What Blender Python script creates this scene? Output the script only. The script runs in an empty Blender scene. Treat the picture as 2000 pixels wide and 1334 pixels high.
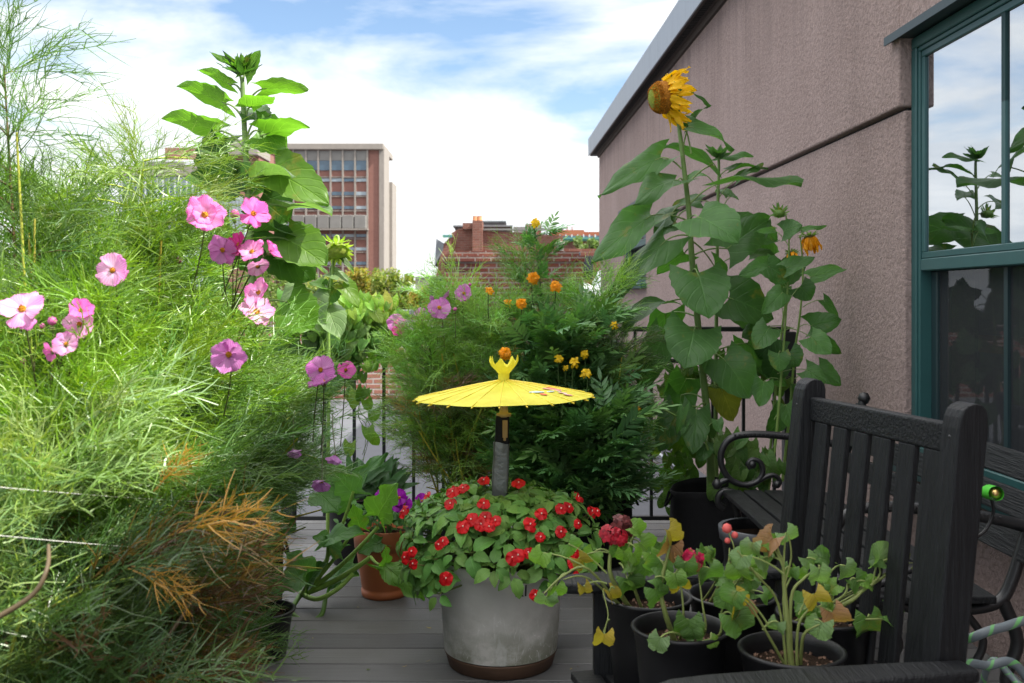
import bpy, math, random
import numpy as np
from mathutils import Vector, Matrix
rnd = random.Random(7)
rg = np.random.default_rng(11)
C = bpy.context.scene.collection
H = 1.2          # eye height above the deck
F = 1944.4       # focal length in photo pixels
HY = 585.0       # horizon row in the photo
def P(px, py, D):
    return np.array([(px-1000.0)/F*D, D, H-(py-HY)/F*D])
WX = 1.705       # stucco wall offset; the wall runs along (-.0283, 1)
def wx(Y): return WX - 0.0283*Y
def nrm(v):
    v = np.asarray(v, float); return v/(np.linalg.norm(v)+1e-12)

# ------------------------------------------------------------------ geometry collector (quads)
class Geo:
    def __init__(s): s.v=[]; s.q=[]; s.uv=[]; s.c=[]; s.n=0
    def add(s, v, q, uv=None, c=1.0):
        v = np.asarray(v, float).reshape(-1,3); q = np.asarray(q, int).reshape(-1,4)
        s.v.append(v); s.q.append(q+s.n); s.n += len(v)
        s.uv.append(np.zeros((len(v),2)) if uv is None else np.asarray(uv,float).reshape(-1,2))
        cc = np.ones((len(v),3))*np.asarray(c,float)
        s.c.append(cc)
    def merge(s, g, M=None, T=None):
        for v,q,uv,c in zip(g.v,g.q,g.uv,g.c): pass
    def build(s, name, m, parent=None, smooth=True):
        me = bpy.data.meshes.new(name)
        v = np.concatenate(s.v); q = np.concatenate(s.q); uv=np.concatenate(s.uv); c=np.concatenate(s.c)
        pp=parent
        while pp is not None:
            v = v-np.array(pp.location); pp=pp.parent
        me.vertices.add(len(v)); me.vertices.foreach_set('co', v.astype(np.float32).ravel())
        me.loops.add(q.size); me.loops.foreach_set('vertex_index', q.astype(np.int32).ravel())
        me.polygons.add(len(q)); me.polygons.foreach_set('loop_start', (np.arange(len(q))*4).astype(np.int32))
        try: me.polygons.foreach_set('loop_total', np.full(len(q),4,np.int32))
        except Exception: pass
        me.polygons.foreach_set('use_smooth', np.full(len(q),bool(smooth)))
        me.update(calc_edges=True)
        u = me.uv_layers.new(name='UVMap'); u.data.foreach_set('uv', uv[q.ravel()].astype(np.float32).ravel())
        a = me.color_attributes.new('tint','FLOAT_COLOR','POINT')
        a.data.foreach_set('color', np.concatenate([c,np.ones((len(c),1))],1).astype(np.float32).ravel())
        me.materials.append(m)
        o = bpy.data.objects.new(name, me); C.objects.link(o)
        if parent is not None: o.parent = parent
        return o

def thing(name, label, cat, loc=(0,0,0), group=None, kind=None):
    o = bpy.data.objects.new(name, None); C.objects.link(o); o.location = [float(a) for a in loc]
    o.empty_display_size = .1
    o['label']=label; o['category']=cat
    if group: o['group']=group
    if kind: o['kind']=kind
    return o
def tag(o, label, cat, group=None, kind=None):
    o['label']=label; o['category']=cat
    if group: o['group']=group
    if kind: o['kind']=kind
    return o

def tube(g, pts, r0, r1=None, n=6, c=1.0, cap=False, prof=None):
    pts = np.asarray(pts,float); k=len(pts)
    if r1 is None: r1=r0
    T = np.gradient(pts, axis=0); T/= (np.linalg.norm(T,axis=1,keepdims=True)+1e-9)
    up = np.array([0.1,0.2,1.0]); 
    if abs(nrm(T[0])@nrm(up))>.9: up=np.array([1.0,0.15,0.1])
    a = nrm(np.cross(T[0],up)); A=[]
    for t in T:
        a = nrm(a - t*(a@t)); A.append(a)
    A=np.array(A); B=np.cross(T,A)
    th = np.arange(n)/n*2*math.pi
    r = np.linspace(r0,r1,k) if prof is None else np.asarray(prof)
    V = pts[:,None,:]+ r[:,None,None]*(np.cos(th)[None,:,None]*A[:,None,:]+np.sin(th)[None,:,None]*B[:,None,:])
    Q=[]
    for i in range(k-1):
        for j in range(n):
            j2=(j+1)%n; Q.append((i*n+j,i*n+j2,(i+1)*n+j2,(i+1)*n+j))
    uv = np.zeros((k,n,2)); uv[:,:,0]=(np.arange(n)/n)[None,:]; uv[:,:,1]=np.linspace(0,1,k)[:,None]
    V=V.reshape(-1,3); uv=uv.reshape(-1,2)
    if cap:
        m=len(V); V=np.vstack([V,pts[0],pts[-1]]); uv=np.vstack([uv,[0,0],[0,1]])
        for j in range(0,n,2):
            Q.append((m,(j+2)%n,(j+1)%n,j)); b=(k-1)*n
            Q.append((m+1,b+j,b+(j+1)%n,b+(j+2)%n))
    g.add(V,Q,uv,c)
def bez(p0,p1,p2,k=7):
    p0,p1,p2=map(lambda a:np.asarray(a,float),(p0,p1,p2)); t=np.linspace(0,1,k)[:,None]
    return (1-t)**2*p0+2*t*(1-t)*p1+t*t*p2
def smoothline(pts, sub=6):
    pts=np.asarray(pts,float); out=[]
    for i in range(len(pts)-1):
        p0=pts[max(i-1,0)];p1=pts[i];p2=pts[i+1];p3=pts[min(i+2,len(pts)-1)]
        for k in range(sub):
            t=k/sub
            out.append(.5*((2*p1)+(-p0+p2)*t+(2*p0-5*p1+4*p2-p3)*t*t+(-p0+3*p1-3*p2+p3)*t**3))
    out.append(pts[-1]); return np.array(out)
def lathe(g, prof, cen=(0,0,0), n=40, c=1.0, M=None):
    prof=np.asarray(prof,float); th=np.arange(n)/n*2*math.pi; k=len(prof)
    V=np.zeros((k,n,3)); V[:,:,0]=prof[:,0][:,None]*np.cos(th); V[:,:,1]=prof[:,0][:,None]*np.sin(th); V[:,:,2]=prof[:,1][:,None]
    V=V.reshape(-1,3)
    if M is not None: V=V@np.asarray(M).T
    V=V+np.asarray(cen,float)
    Q=[]
    for i in range(k-1):
        for j in range(n):
            j2=(j+1)%n; Q.append((i*n+j,i*n+j2,(i+1)*n+j2,(i+1)*n+j))
    uv=np.zeros((k,n,2)); uv[:,:,0]=(np.arange(n)/n)[None,:]; uv[:,:,1]=np.linspace(0,1,k)[:,None]
    g.add(V,Q,uv.reshape(-1,2),c)
BQ=[(0,3,2,1),(4,5,6,7),(0,1,5,4),(1,2,6,5),(2,3,7,6),(3,0,4,7)]
def box(g, lo, hi, fr=None, c=1.0):
    x0,y0,z0=lo; x1,y1,z1=hi
    V=np.array([(x0,y0,z0),(x1,y0,z0),(x1,y1,z0),(x0,y1,z0),(x0,y0,z1),(x1,y0,z1),(x1,y1,z1),(x0,y1,z1)],float)
    if fr is not None:
        o,X,Y,Z=fr; V=np.asarray(o)+V[:,:1]*np.asarray(X)+V[:,1:2]*np.asarray(Y)+V[:,2:]*np.asarray(Z)
    g.add(V,BQ,None,c)
def bar(g, a, b, w, h, up=(0,0,1), c=1.0):
    a=np.asarray(a,float); b=np.asarray(b,float); X=nrm(b-a); Y=nrm(np.cross(up,X)); Z=np.cross(X,Y)
    box(g,(0,-w/2,-h/2),(np.linalg.norm(b-a),w/2,h/2),(a,X,Y,Z),c)
def bevel(o, w=.004, seg=2):
    m=o.modifiers.new('bev','BEVEL'); m.width=w; m.segments=seg; m.limit_method='ANGLE'; m.angle_limit=.6
    me=o.data; me.polygons.foreach_set('use_smooth', np.zeros(len(me.polygons),bool))
    return o
def gb(fn, name, m, parent=None, smooth=False):
    g=Geo(); fn(g); return g.build(name,m,parent,smooth)
def pbox(name, m, parent, lo, hi, fr=None, bv=0):
    g=Geo(); box(g,lo,hi,fr); o=g.build(name,m,parent,False)
    if bv: bevel(o,bv)
    return o

# ------------------------------------------------------------------ leaves
def leaf(L, W, kind='ovate', nl=8, nw=3, fold=.15, droop=.3, wave=.03, tooth=0.0, curl=0.0, seed=0, lobe=.16):
    """leaf in local frame: +Y along the blade, X across, Z the upper face"""
    u=np.linspace(0,1,nl+1); v=np.linspace(-1,1,2*nw+1)
    if kind=='ovate': w=np.sin(math.pi*u**.75)**.85*(1-.15*u); w=np.maximum(w,.03)
    elif kind=='heart': w=np.sin(math.pi*(.29+.71*u))**.68*(1-.10*u**2); lb=lobe
    elif kind=='lance': w=np.maximum(np.sin(math.pi*u**.8)**1.1,.03)
    elif kind=='petal': w=np.minimum(1,.14+1.2*u**.9)*np.sqrt(np.maximum(1-np.maximum((u-.72)/.30,0)**2,.08))
    elif kind=='strap': w=np.maximum(np.sin(math.pi*(.12+.88*u)**.9)**.6,.04)
    elif kind=='round': w=np.sqrt(np.maximum(1-((u-.44)/.565)**2,.01))*(1+.05*np.sin(u*24)); lb=.26
    elif kind=='lobed':
        w=np.sin(math.pi*(.25+.75*u))**.7*(1-.42*np.abs(np.sin(math.pi*2.6*u+.3))**3); lb=.22
    w=np.maximum(w,.02)
    U,Vv=np.meshgrid(u,v,indexing='ij')
    ww=w[:,None]*np.ones_like(Vv)
    r=random.Random(seed)
    ph=[r.uniform(0,6.28) for _ in range(6)]
    if tooth>0: ww=ww*(1+tooth*np.where(np.arange(nl+1)[:,None]%2==0,1,-1)*np.abs(Vv)**3)
    x=Vv*ww*W/2; y=U*L
    if kind in('heart','round','lobed'): y=y-lb*L*np.abs(Vv)**1.6*(1-U)**2.5*1.5
    if kind=='petal': y=y+L*.06*(np.cos(Vv*8.5)-.4)*U**4-L*.06*Vv**2*U**3
    z=np.abs(x)*fold + wave*L*np.sin(U*5+ph[0]+Vv*2.5)*np.abs(Vv) + wave*.6*L*np.sin(U*11+ph[1])*Vv**2
    if curl: z=z+curl*L*(Vv**2)*np.sin(U*math.pi)
    # droop by bending
    ang=-droop*(y/L)*1.6; y2=y.copy(); 
    yy=np.where(abs(droop)>1e-4, L/(droop*1.6+1e-9)*np.sin(droop*1.6*(y/L)), y)
    zz=np.where(abs(droop)>1e-4, -L/(droop*1.6+1e-9)*(1-np.cos(droop*1.6*(y/L))), 0)
    Y=yy+z*np.sin(-ang)*1.0; Z=zz+z*np.cos(ang)
    V=np.stack([x,Y,Z],-1).reshape(-1,3); uv=np.stack([(Vv+1)/2,U],-1).reshape(-1,2)
    m=2*nw+1; Q=[(i*m+j,i*m+j+1,(i+1)*m+j+1,(i+1)*m+j) for i in range(nl) for j in range(m-1)]
    return V,np.array(Q),uv
def frame(y, z):
    y=nrm(y); z=np.asarray(z,float); z=nrm(z-y*(z@y)); x=np.cross(y,z); return np.stack([x,y,z],0)  # rows
def put(g, L, pos, y, z, s=1.0, c=1.0):
    V,Q,uv=L; g.add(V*s@frame(y,z)+np.asarray(pos),Q,uv,c)
def rv(a=-1,b=1): return np.array([rnd.uniform(a,b) for _ in range(3)])
def uvec():
    v=rg.normal(size=3); return v/np.linalg.norm(v)

# thread-leaved frond (cosmos, dill): ribbons
def ribbon(pts, w, tw):
    pts=np.asarray(pts); T=np.gradient(pts,axis=0); T/=np.linalg.norm(T,axis=1,keepdims=True)+1e-9
    S=np.cross(T,tw); S/=np.linalg.norm(S,axis=1,keepdims=True)+1e-9
    k=len(pts); ww=w*np.linspace(1,.35,k)[:,None]
    V=np.stack([pts-S*ww/2,pts+S*ww/2],1).reshape(-1,3)
    Q=[(2*i,2*i+1,2*i+3,2*i+2) for i in range(k-1)]
    uv=np.stack([np.tile([0,1],k),np.repeat(np.linspace(0,1,k),2)],-1)
    return V,Q,uv
def frond_template(seed, pairs=6, w=.019, sub=True, stiff=1.0, ang=0.8):
    r=random.Random(seed); g=Geo(); bend=r.uniform(.1,.6)/stiff; side=r.uniform(-.25,.25)
    def rach(t): return np.array([side*t*t, t*(1-.12*bend*t), -bend*.55*t*t])
    g.add(*ribbon([rach(t) for t in np.linspace(0,1,6)], w*1.3, np.array([.3,0,1.])))
    for k in range(pairs):
        t=.18+.78*k/pairs
        for s in (-1,1):
            t2=t+r.uniform(-.03,.03); a=ang+r.uniform(-.45,.5); ln=(.58-.30*t2)*r.uniform(.6,1.35)
            d=nrm([s*math.sin(a),math.cos(a),r.uniform(-.25,.5)]); b=rach(t2); cv=rv(-.5,.5)*.5
            cv=np.array([-s*r.uniform(-.2,.9),r.uniform(-.1,.7),r.uniform(-1.0,.25)])
            pts=[b+d*ln*x+cv*ln*x*x for x in np.linspace(0,1,5)]
            g.add(*ribbon(pts,w,np.array([r.uniform(-1,1),r.uniform(-1,1),r.uniform(-1,1)])))
            if sub:
                for x in (.35,.65):
                    for s2 in (-1,1):
                        if r.random()<.38: continue
                        b2=b+d*ln*x+cv*ln*x*x
                        d2=nrm(d+np.array([s2*.7*d[1],-s2*.7*d[0],r.uniform(-.4,.5)]))
                        l2=ln*r.uniform(.35,.75); c2=np.array([r.uniform(-.8,.8),r.uniform(-.1,.6),r.uniform(-.9,.3)])
                        g.add(*ribbon([b2+d2*l2*x2+c2*l2*x2*x2 for x2 in (0,.35,.7,1)],w*.85,np.array([r.uniform(-1,1),r.uniform(-1,1),r.uniform(-1,1)])))
    return np.concatenate(g.v),np.concatenate(g.q),np.concatenate(g.uv)
FINE=[frond_template(i,pairs=6) for i in range(7)]
FINEW=[frond_template(20+i,pairs=7,w=.019,stiff=.6) for i in range(6)]
LOOSE=[frond_template(40+i,pairs=5,w=.015,sub=True,stiff=1.6,ang=.6) for i in range(5)]
def mari_template(seed):
    r=random.Random(seed); g=Geo(); bend=r.uniform(.1,.5)
    def rach(t): return np.array([0,t*(1-.1*bend*t),-bend*.5*t*t])
    g.add(*ribbon([rach(t) for t in np.linspace(0,.95,5)],.018,np.array([0.,0,1.])))
    for k in range(6):
        t=.16+.74*k/6
        for s in (-1,1):
            a=.95-.35*t+r.uniform(-.12,.12); ln=(.44-.12*abs(t-.45)*2)*r.uniform(.85,1.1)
            lf=leaf(ln,ln*.26,'lance',nl=4,nw=1,fold=.35,droop=.25*r.uniform(0,2),wave=.02)
            d=np.array([s*math.sin(a),math.cos(a),r.uniform(-.15,.1)])
            put(g,lf,rach(t),d,[s*-.2,0,1])
    put(g,leaf(.40,.11,'lance',nl=4,nw=1,fold=.35,droop=.2),rach(.93),[0,1,-bend*.6],[0,0,1])
    return np.concatenate(g.v),np.concatenate(g.q),np.concatenate(g.uv)
MARI=[mari_template(i) for i in range(5)]
def bush(gs, gl, base, top, nb, spread, size, tmpl, col, dry=0.0, t0=.15, r0=.0085, up=.5, lean=None, per=4, conic=1.0, dryc=((.24,.145,.035),(.12,.062,.035)), stemc=(.27,.34,.05), low_dry=0.0, hv=.18):
    """stem tubes into gs and leaf sprays into gl"""
    base=np.asarray(base,float); top=np.asarray(top,float); Lh=np.linalg.norm(top-base)
    mid=(base+top)/2+np.array([rnd.uniform(-.05,.05),rnd.uniform(-.05,.05),0])*Lh if lean is None else np.asarray(lean)
    def S(t): return (1-t)**2*base+2*t*(1-t)*mid+t*t*top
    tube(gs,[S(t) for t in np.linspace(0,1,12)],r0,.0018,6,c=stemc)
    def spray(p,d,s,t):
        T=tmpl[rnd.randrange(len(tmpl))]; z=nrm(np.array([0,0,1.])+rv(-.55,.55))
        cc=np.array(col)*1.35*rnd.uniform(1-hv*1.4,1+hv*1.6)*np.array([rnd.uniform(.85,1.2),1,rnd.uniform(.7,1.3)])
        pd=dry+low_dry*max(0,.45-t)*2
        if rnd.random()<pd: cc=np.array(dryc[0] if rnd.random()<.4 else dryc[1])*rnd.uniform(.7,1.3)
        put(gl,T,p,d,z,s*rnd.uniform(.75,1.25),cc)
    for k in range(nb):
        t=t0+(1-t0)*(k+rnd.random())/nb; p=S(t)
        R=spread*(1-conic*(t-t0)/(1-t0)*.85)*rnd.uniform(.5,1.15)
        az=rnd.uniform(0,6.283); d=nrm([math.cos(az),math.sin(az),up*rnd.uniform(.3,1.8)])
        e=p+d*R; m=p+d*R*.5+np.array([0,0,.12*R])
        pts=bez(p,m,e,5); tube(gs,pts,.0028,.0010,4,c=np.array(stemc)*rnd.uniform(.7,1.2))
        for j in range(per):
            x=(j+.6)/per; q=(1-x)**2*p+2*x*(1-x)*m+x*x*e
            a2=rnd.uniform(0,6.283); dd=nrm(d*.8+np.array([math.cos(a2),math.sin(a2),rnd.uniform(-.3,1.7)])*.8)
            spray(q,dd,size,t)
        spray(e,nrm(d+np.array([0,0,.3])),size,t)
    for j in range(5): 
        a2=rnd.uniform(0,6.283); spray(top-(top-base)/Lh*.02*j,nrm([math.cos(a2),math.sin(a2),rnd.uniform(.4,1.6)]),size*.8,1)
# ------------------------------------------------------------------ materials
class NT:
    def __init__(s,name):
        s.m=bpy.data.materials.new(name); s.m.use_nodes=True; s.t=s.m.node_tree; s.t.nodes.clear()
        s.out=s.n('ShaderNodeOutputMaterial')
    def n(s,ty,**k):
        x=s.t.nodes.new(ty)
        for a,b in k.items(): setattr(x,a,b)
        return x
    def l(s,a,b): s.t.links.new(a,b)
    def val(s,sock,v):
        if hasattr(v,'is_output'): s.l(v,sock)
        else: sock.default_value=v
    def math(s,op,a,b=0.5,c=None,clamp=False):
        x=s.n('ShaderNodeMath',operation=op,use_clamp=clamp); s.val(x.inputs[0],a); s.val(x.inputs[1],b)
        if c is not None: s.val(x.inputs[2],c)
        return x.outputs[0]
    def mix(s,f,a,b,mode='MIX'):
        x=s.n('ShaderNodeMix',data_type='RGBA',blend_type=mode); s.val(x.inputs[0],f)
        s.val(x.inputs[6],a if hasattr(a,'is_output') else tuple(a)+(1,)*(4-len(a)))
        s.val(x.inputs[7],b if hasattr(b,'is_output') else tuple(b)+(1,)*(4-len(b)))
        return x.outputs[2]
    def noise(s,scale,detail=4,vec=None,rough=.5,dist=0):
        x=s.n('ShaderNodeTexNoise'); x.inputs['Scale'].default_value=scale; x.inputs['Detail'].default_value=detail
        x.inputs['Roughness'].default_value=rough; x.inputs['Distortion'].default_value=dist
        if vec is not None: s.l(vec,x.inputs['Vector'])
        return x.outputs['Fac']
    def ramp(s,f,stops):
        x=s.n('ShaderNodeValToRGB'); s.l(f,x.inputs[0]); e=x.color_ramp.elements
        while len(e)<len(stops): e.new(.5)
        for i,(p,c) in enumerate(stops):
            e[i].position=p; e[i].color=(c,c,c,1) if isinstance(c,(int,float)) else tuple(c)+(1,)
        return x.outputs[0]
    def obj(s,scale=(1,1,1)):
        x=s.n('ShaderNodeTexCoord'); m=s.n('ShaderNodeMapping'); m.inputs['Scale'].default_value=scale
        s.l(x.outputs['Object'],m.inputs[0]); return m.outputs[0]
    def bump(s,h,strength=.5,dist=.01,nrm=None):
        b=s.n('ShaderNodeBump'); b.inputs['Strength'].default_value=strength; b.inputs['Distance'].default_value=dist
        s.l(h,b.inputs['Height'])
        if nrm is not None: s.l(nrm,b.inputs['Normal'])
        return b.outputs[0]
    def pr(s,col,rough=.5,metal=0,spec=.5,bump=None,coat=0,**k):
        p=s.n('ShaderNodeBsdfPrincipled'); s.val(p.inputs['Base Color'],col if hasattr(col,'is_output') else tuple(col)+(1,))
        s.val(p.inputs['Roughness'],rough); s.val(p.inputs['Metallic'],metal); s.val(p.inputs['Specular IOR Level'],spec)
        p.inputs['Coat Weight'].default_value=coat
        if bump is not None: s.l(bump,p.inputs['Normal'])
        return p.outputs[0]
    def end(s,sh): s.l(sh,s.out.inputs[0]); return s.m
def simple(name,col,rough=.5,metal=0,spec=.5,nz=0,nscale=20,bs=0,bd=.002,coat=0):
    t=NT(name); v=t.obj(); f=t.noise(nscale,5,v)
    c=t.mix(1,tuple(col),t.ramp(f,[(.3,1-nz),(.7,1+nz)]) if False else t.mix(f,(1-nz,)*3,(1+nz,)*3),'MULTIPLY') if nz else col
    b=t.bump(t.noise(nscale*4,4,v),bs,bd) if bs else None
    return t.end(t.pr(c,rough,metal,spec,b,coat))
def leafmat(name, blotch=0.0, vein=.35, rough=.45, trans=.35, veins=9, spec=.4, tboost=(1.6,1.9,.7), nscale=60, mult=1.0, bumps=.35, pale=None):
    t=NT(name); at=t.n('ShaderNodeAttribute',attribute_name='tint'); uv=t.n('ShaderNodeUVMap'); sp=t.n('ShaderNodeSeparateXYZ'); t.l(uv.outputs[0],sp.inputs[0])
    ax=t.math('ABSOLUTE',t.math('SUBTRACT',sp.outputs[0],.5)); 
    mid=t.math('SUBTRACT',1,t.math('MULTIPLY',ax,38),clamp=True)
    ph=t.math('SUBTRACT',t.math('MULTIPLY',sp.outputs[1],veins),t.math('MULTIPLY',ax,veins*.9))
    fr=t.math('ABSOLUTE',t.math('SUBTRACT',t.math('FRACT',ph),.5))
    sv=t.math('SUBTRACT',1,t.math('MULTIPLY',fr,9),clamp=True)
    vv=t.math('MAXIMUM',mid,t.math('MULTIPLY',sv,.55))
    nz=t.noise(nscale,4,t.obj()); base=t.mix(1,at.outputs[0],t.mix(nz,(.72,.74,.7),(1.25,1.22,1.25)),'MULTIPLY')
    lv=t.mix(1,base,(1.9,1.7,1.9),'MULTIPLY') if vein>=0 else base
    col=t.mix(t.math('MULTIPLY',vv,abs(vein)),base,lv)
    if blotch:
        bn=t.noise(9,5,t.obj(),.65); bf=t.math('MULTIPLY',t.ramp(bn,[(.60,0),(.70,1)]),blotch); col=t.mix(bf,col,t.mix(t.noise(30,2,t.obj()),(.26,.25,.03),(.20,.10,.03)))
        col=t.mix(1,col,t.mix(t.noise(5,3,t.obj()),(.72,.78,.7),(1.3,1.22,1.3)),'MULTIPLY')
    geo=t.n('ShaderNodeNewGeometry')
    if pale: col=t.mix(geo.outputs['Backfacing'],col,t.mix(1,col,pale,'MULTIPLY'))
    b=t.bump(t.math('ADD',t.math('MULTIPLY',vv,-.6),nz),bumps,.004) if bumps else None
    p=t.pr(col,rough,0,spec,b)
    tr=t.n('ShaderNodeBsdfTranslucent'); t.l(t.mix(1,col,tboost,'MULTIPLY'),tr.inputs[0])
    if b is not None: t.l(b,tr.inputs['Normal'])
    mx=t.n('ShaderNodeMixShader'); mx.inputs[0].default_value=trans; t.l(p,mx.inputs[1]); t.l(tr.outputs[0],mx.inputs[2])
    return t.end(mx.outputs[0])
def petalmat(name, streak=.6, trans=.4, eye=(1,1,1), eyef=0.0, nst=16, dark=(.75,.35,.6)):
    t=NT(name); at=t.n('ShaderNodeAttribute',attribute_name='tint'); uv=t.n('ShaderNodeUVMap'); sp=t.n('ShaderNodeSeparateXYZ'); t.l(uv.outputs[0],sp.inputs[0])
    w=t.math('SINE',t.math('MULTIPLY',sp.outputs[0],nst*3.14)); w=t.math('MULTIPLY_ADD',w,.5,.5)
    n=t.noise(30,3,t.obj()); w=t.math('MULTIPLY',t.math('MULTIPLY',w,n),streak*1.6)
    c=t.mix(w,at.outputs[0],t.mix(1,at.outputs[0],dark,'MULTIPLY'))
    if eyef: c=t.mix(t.math('MULTIPLY',t.math('SUBTRACT',1.05,sp.outputs[1],clamp=True),eyef,clamp=True),c,eye)
    p=t.pr(c,.5,0,.3); tr=t.n('ShaderNodeBsdfTranslucent'); t.l(c,tr.inputs[0])
    mx=t.n('ShaderNodeMixShader'); mx.inputs[0].default_value=trans; t.l(p,mx.inputs[1]); t.l(tr.outputs[0],mx.inputs[2])
    return t.end(mx.outputs[0])
def brickmat(name, c1, c2, mortar, bw=.215, bh=.075, ms=.011, dirt=.3, stain=(.07,.05,.05)):
    t=NT(name); tc=t.n('ShaderNodeTexCoord'); s=t.n('ShaderNodeSeparateXYZ'); t.l(tc.outputs['Object'],s.inputs[0])
    cb=t.n('ShaderNodeCombineXYZ'); t.l(t.math('ADD',s.outputs[0],s.outputs[1]),cb.inputs[0]); t.l(s.outputs[2],cb.inputs[1])
    b=t.n('ShaderNodeTexBrick'); t.l(cb.outputs[0],b.inputs[0]); b.inputs['Scale'].default_value=1
    b.inputs['Brick Width'].default_value=bw; b.inputs['Row Height'].default_value=bh; b.inputs['Mortar Size'].default_value=ms
    b.inputs['Mortar Smooth'].default_value=.3; b.inputs['Bias'].default_value=0
    b.inputs['Color1'].default_value=tuple(c1)+(1,); b.inputs['Color2'].default_value=tuple(c2)+(1,); b.inputs['Mortar'].default_value=tuple(mortar)+(1,)
    n=t.noise(1.6,6,tc.outputs['Object'],.6); f=t.ramp(n,[(.45,0),(.7,1)])
    c=t.mix(t.math('MULTIPLY',f,dirt),b.outputs[0],stain)
    n2=t.noise(40,4,tc.outputs['Object']); c=t.mix(1,c,t.mix(n2,(.7,.7,.7),(1.3,1.3,1.3)),'MULTIPLY')
    h=t.math('ADD',t.math('MULTIPLY',b.outputs['Fac'],-1),t.math('MULTIPLY',n2,.4))
    return t.end(t.pr(c,.9,0,.2,t.bump(h,.8,.01)))
def stucco():
    t=NT('stucco'); v=t.obj(); a=t.noise(58,4,v,.55,.4); a2=t.noise(170,3,v,.6)
    big=t.ramp(t.noise(.8,6,v,.62),[(.3,0),(.7,1)]); st=t.noise(2.2,6,t.obj((1.3,1.3,.22)),.65)
    c=t.mix(big,(.272,.205,.188),(.335,.258,.238)); c=t.mix(t.math('MULTIPLY',t.ramp(st,[(.48,0),(.72,1)]),.2),c,(.17,.13,.12))
    c=t.mix(1,c,t.mix(t.ramp(a,[(.35,0),(.6,1)]),(.82,.81,.80),(1.08,1.08,1.08)),'MULTIPLY')
    tcz=t.n('ShaderNodeTexCoord'); sz=t.n('ShaderNodeSeparateXYZ'); t.l(tcz.outputs['Object'],sz.inputs[0]); dr=t.noise(5,6,t.obj((2.2,2.2,.10)),.7); top=t.math('MULTIPLY_ADD',sz.outputs[2],.8,-1.75,clamp=True)
    c=t.mix(t.math('MULTIPLY',t.math('MULTIPLY',t.ramp(dr,[(.45,0),(.68,1)]),top),.55),c,(.10,.08,.075))
    cr=t.noise(1.3,5,t.obj(),.55,1.5); crk=t.math('SUBTRACT',1,t.math('MULTIPLY',t.math('ABSOLUTE',t.math('SUBTRACT',cr,.5)),260),clamp=True); c=t.mix(t.math('MULTIPLY',t.math('MULTIPLY',crk,big),.30),c,(.10,.08,.075))
    h=t.math('ADD',a,t.math('MULTIPLY',a2,.35)); return t.end(t.pr(c,.95,0,.12,t.bump(h,.95,.010)))
def deckmat():
    t=NT('deck_board'); v=t.obj((.8,60,60)); g=t.noise(3.2,6,v,.65); big=t.noise(1.5,5,t.obj()); at=t.n('ShaderNodeAttribute',attribute_name='tint')
    c=t.mix(g,(.070,.070,.070),(.155,.153,.151)); c=t.mix(1,c,at.outputs[0],'MULTIPLY'); c=t.mix(t.math('MULTIPLY',t.ramp(big,[(.5,0),(.7,1)]),.55),c,(.085,.08,.07))
    wet=t.ramp(big,[(.35,.42),(.65,.62)])
    gg=t.noise(3.0,3,t.obj((.25,110,1)),.5)
    return t.end(t.pr(c,wet,0,.35,t.bump(t.math('ADD',g,gg),.5,.003)))
def membrane():
    t=NT('roof_membrane'); v=t.obj(); a=t.noise(.7,5,v,.6); b=t.noise(6,5,v)
    c=t.mix(a,(.078,.082,.094),(.11,.114,.128)); c=t.mix(1,c,t.mix(b,(.85,.85,.85),(1.1,1.1,1.1)),'MULTIPLY')
    return t.end(t.pr(c,.75,0,.3,t.bump(t.noise(2.2,4,t.obj((1,.35,1))),.5,.03)))
def woodblack(name='black_wood',axis=(60,4,60)):
    t=NT(name); g=t.noise(2.2,6,t.obj(axis),.6); c=t.mix(g,(.003,.0034,.004),(.019,.020,.022))
    n=t.noise(7,4,t.obj()); sp_=t.ramp(t.noise(38,5,t.obj(),.7),[(.66,0),(.72,1)]); c=t.mix(t.math('MULTIPLY',sp_,.5),c,(.06,.06,.06)); return t.end(t.pr(c,t.ramp(n,[(.3,.34),(.7,.6)]),0,.2,t.bump(g,.8,.006)))
def planter_mat():
    t=NT('planter_grey'); v=t.obj(); n=t.noise(9,6,v,.6); c=t.mix(n,(.40,.385,.35),(.64,.625,.585))
    s=t.noise(5,6,t.obj((1,1,1.2)),.7); s2=t.noise(26,3,v)
    tc=t.n('ShaderNodeTexCoord'); sp=t.n('ShaderNodeSeparateXYZ'); t.l(tc.outputs['Object'],sp.inputs[0])
    low=t.math('MULTIPLY_ADD',sp.outputs[2],-5.5,1.35,clamp=True)
    al=t.math('MULTIPLY',t.ramp(s,[(.40,0),(.58,1)]),low); c=t.mix(t.math('MULTIPLY',al,.75),c,(.10,.11,.055))
    scr=t.noise(3.2,2,t.obj((6,6,1.1)),.4,2.2); line=t.math('SUBTRACT',1,t.math('MULTIPLY',t.math('ABSOLUTE',t.math('SUBTRACT',scr,.5)),95),clamp=True)
    c=t.mix(t.math('MULTIPLY',t.math('MULTIPLY',line,t.ramp(n,[(.5,0),(.56,1)])),.55),c,(.75,.74,.72))
    sc2=t.ramp(t.noise(7,5,t.obj((2.5,2.5,.9)),.65),[(.60,0),(.68,1)]); c=t.mix(t.math('MULTIPLY',sc2,.35),c,(.60,.60,.58))
    return t.end(t.pr(c,.6,0,.35,t.bump(n,.15,.003)))
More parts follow.
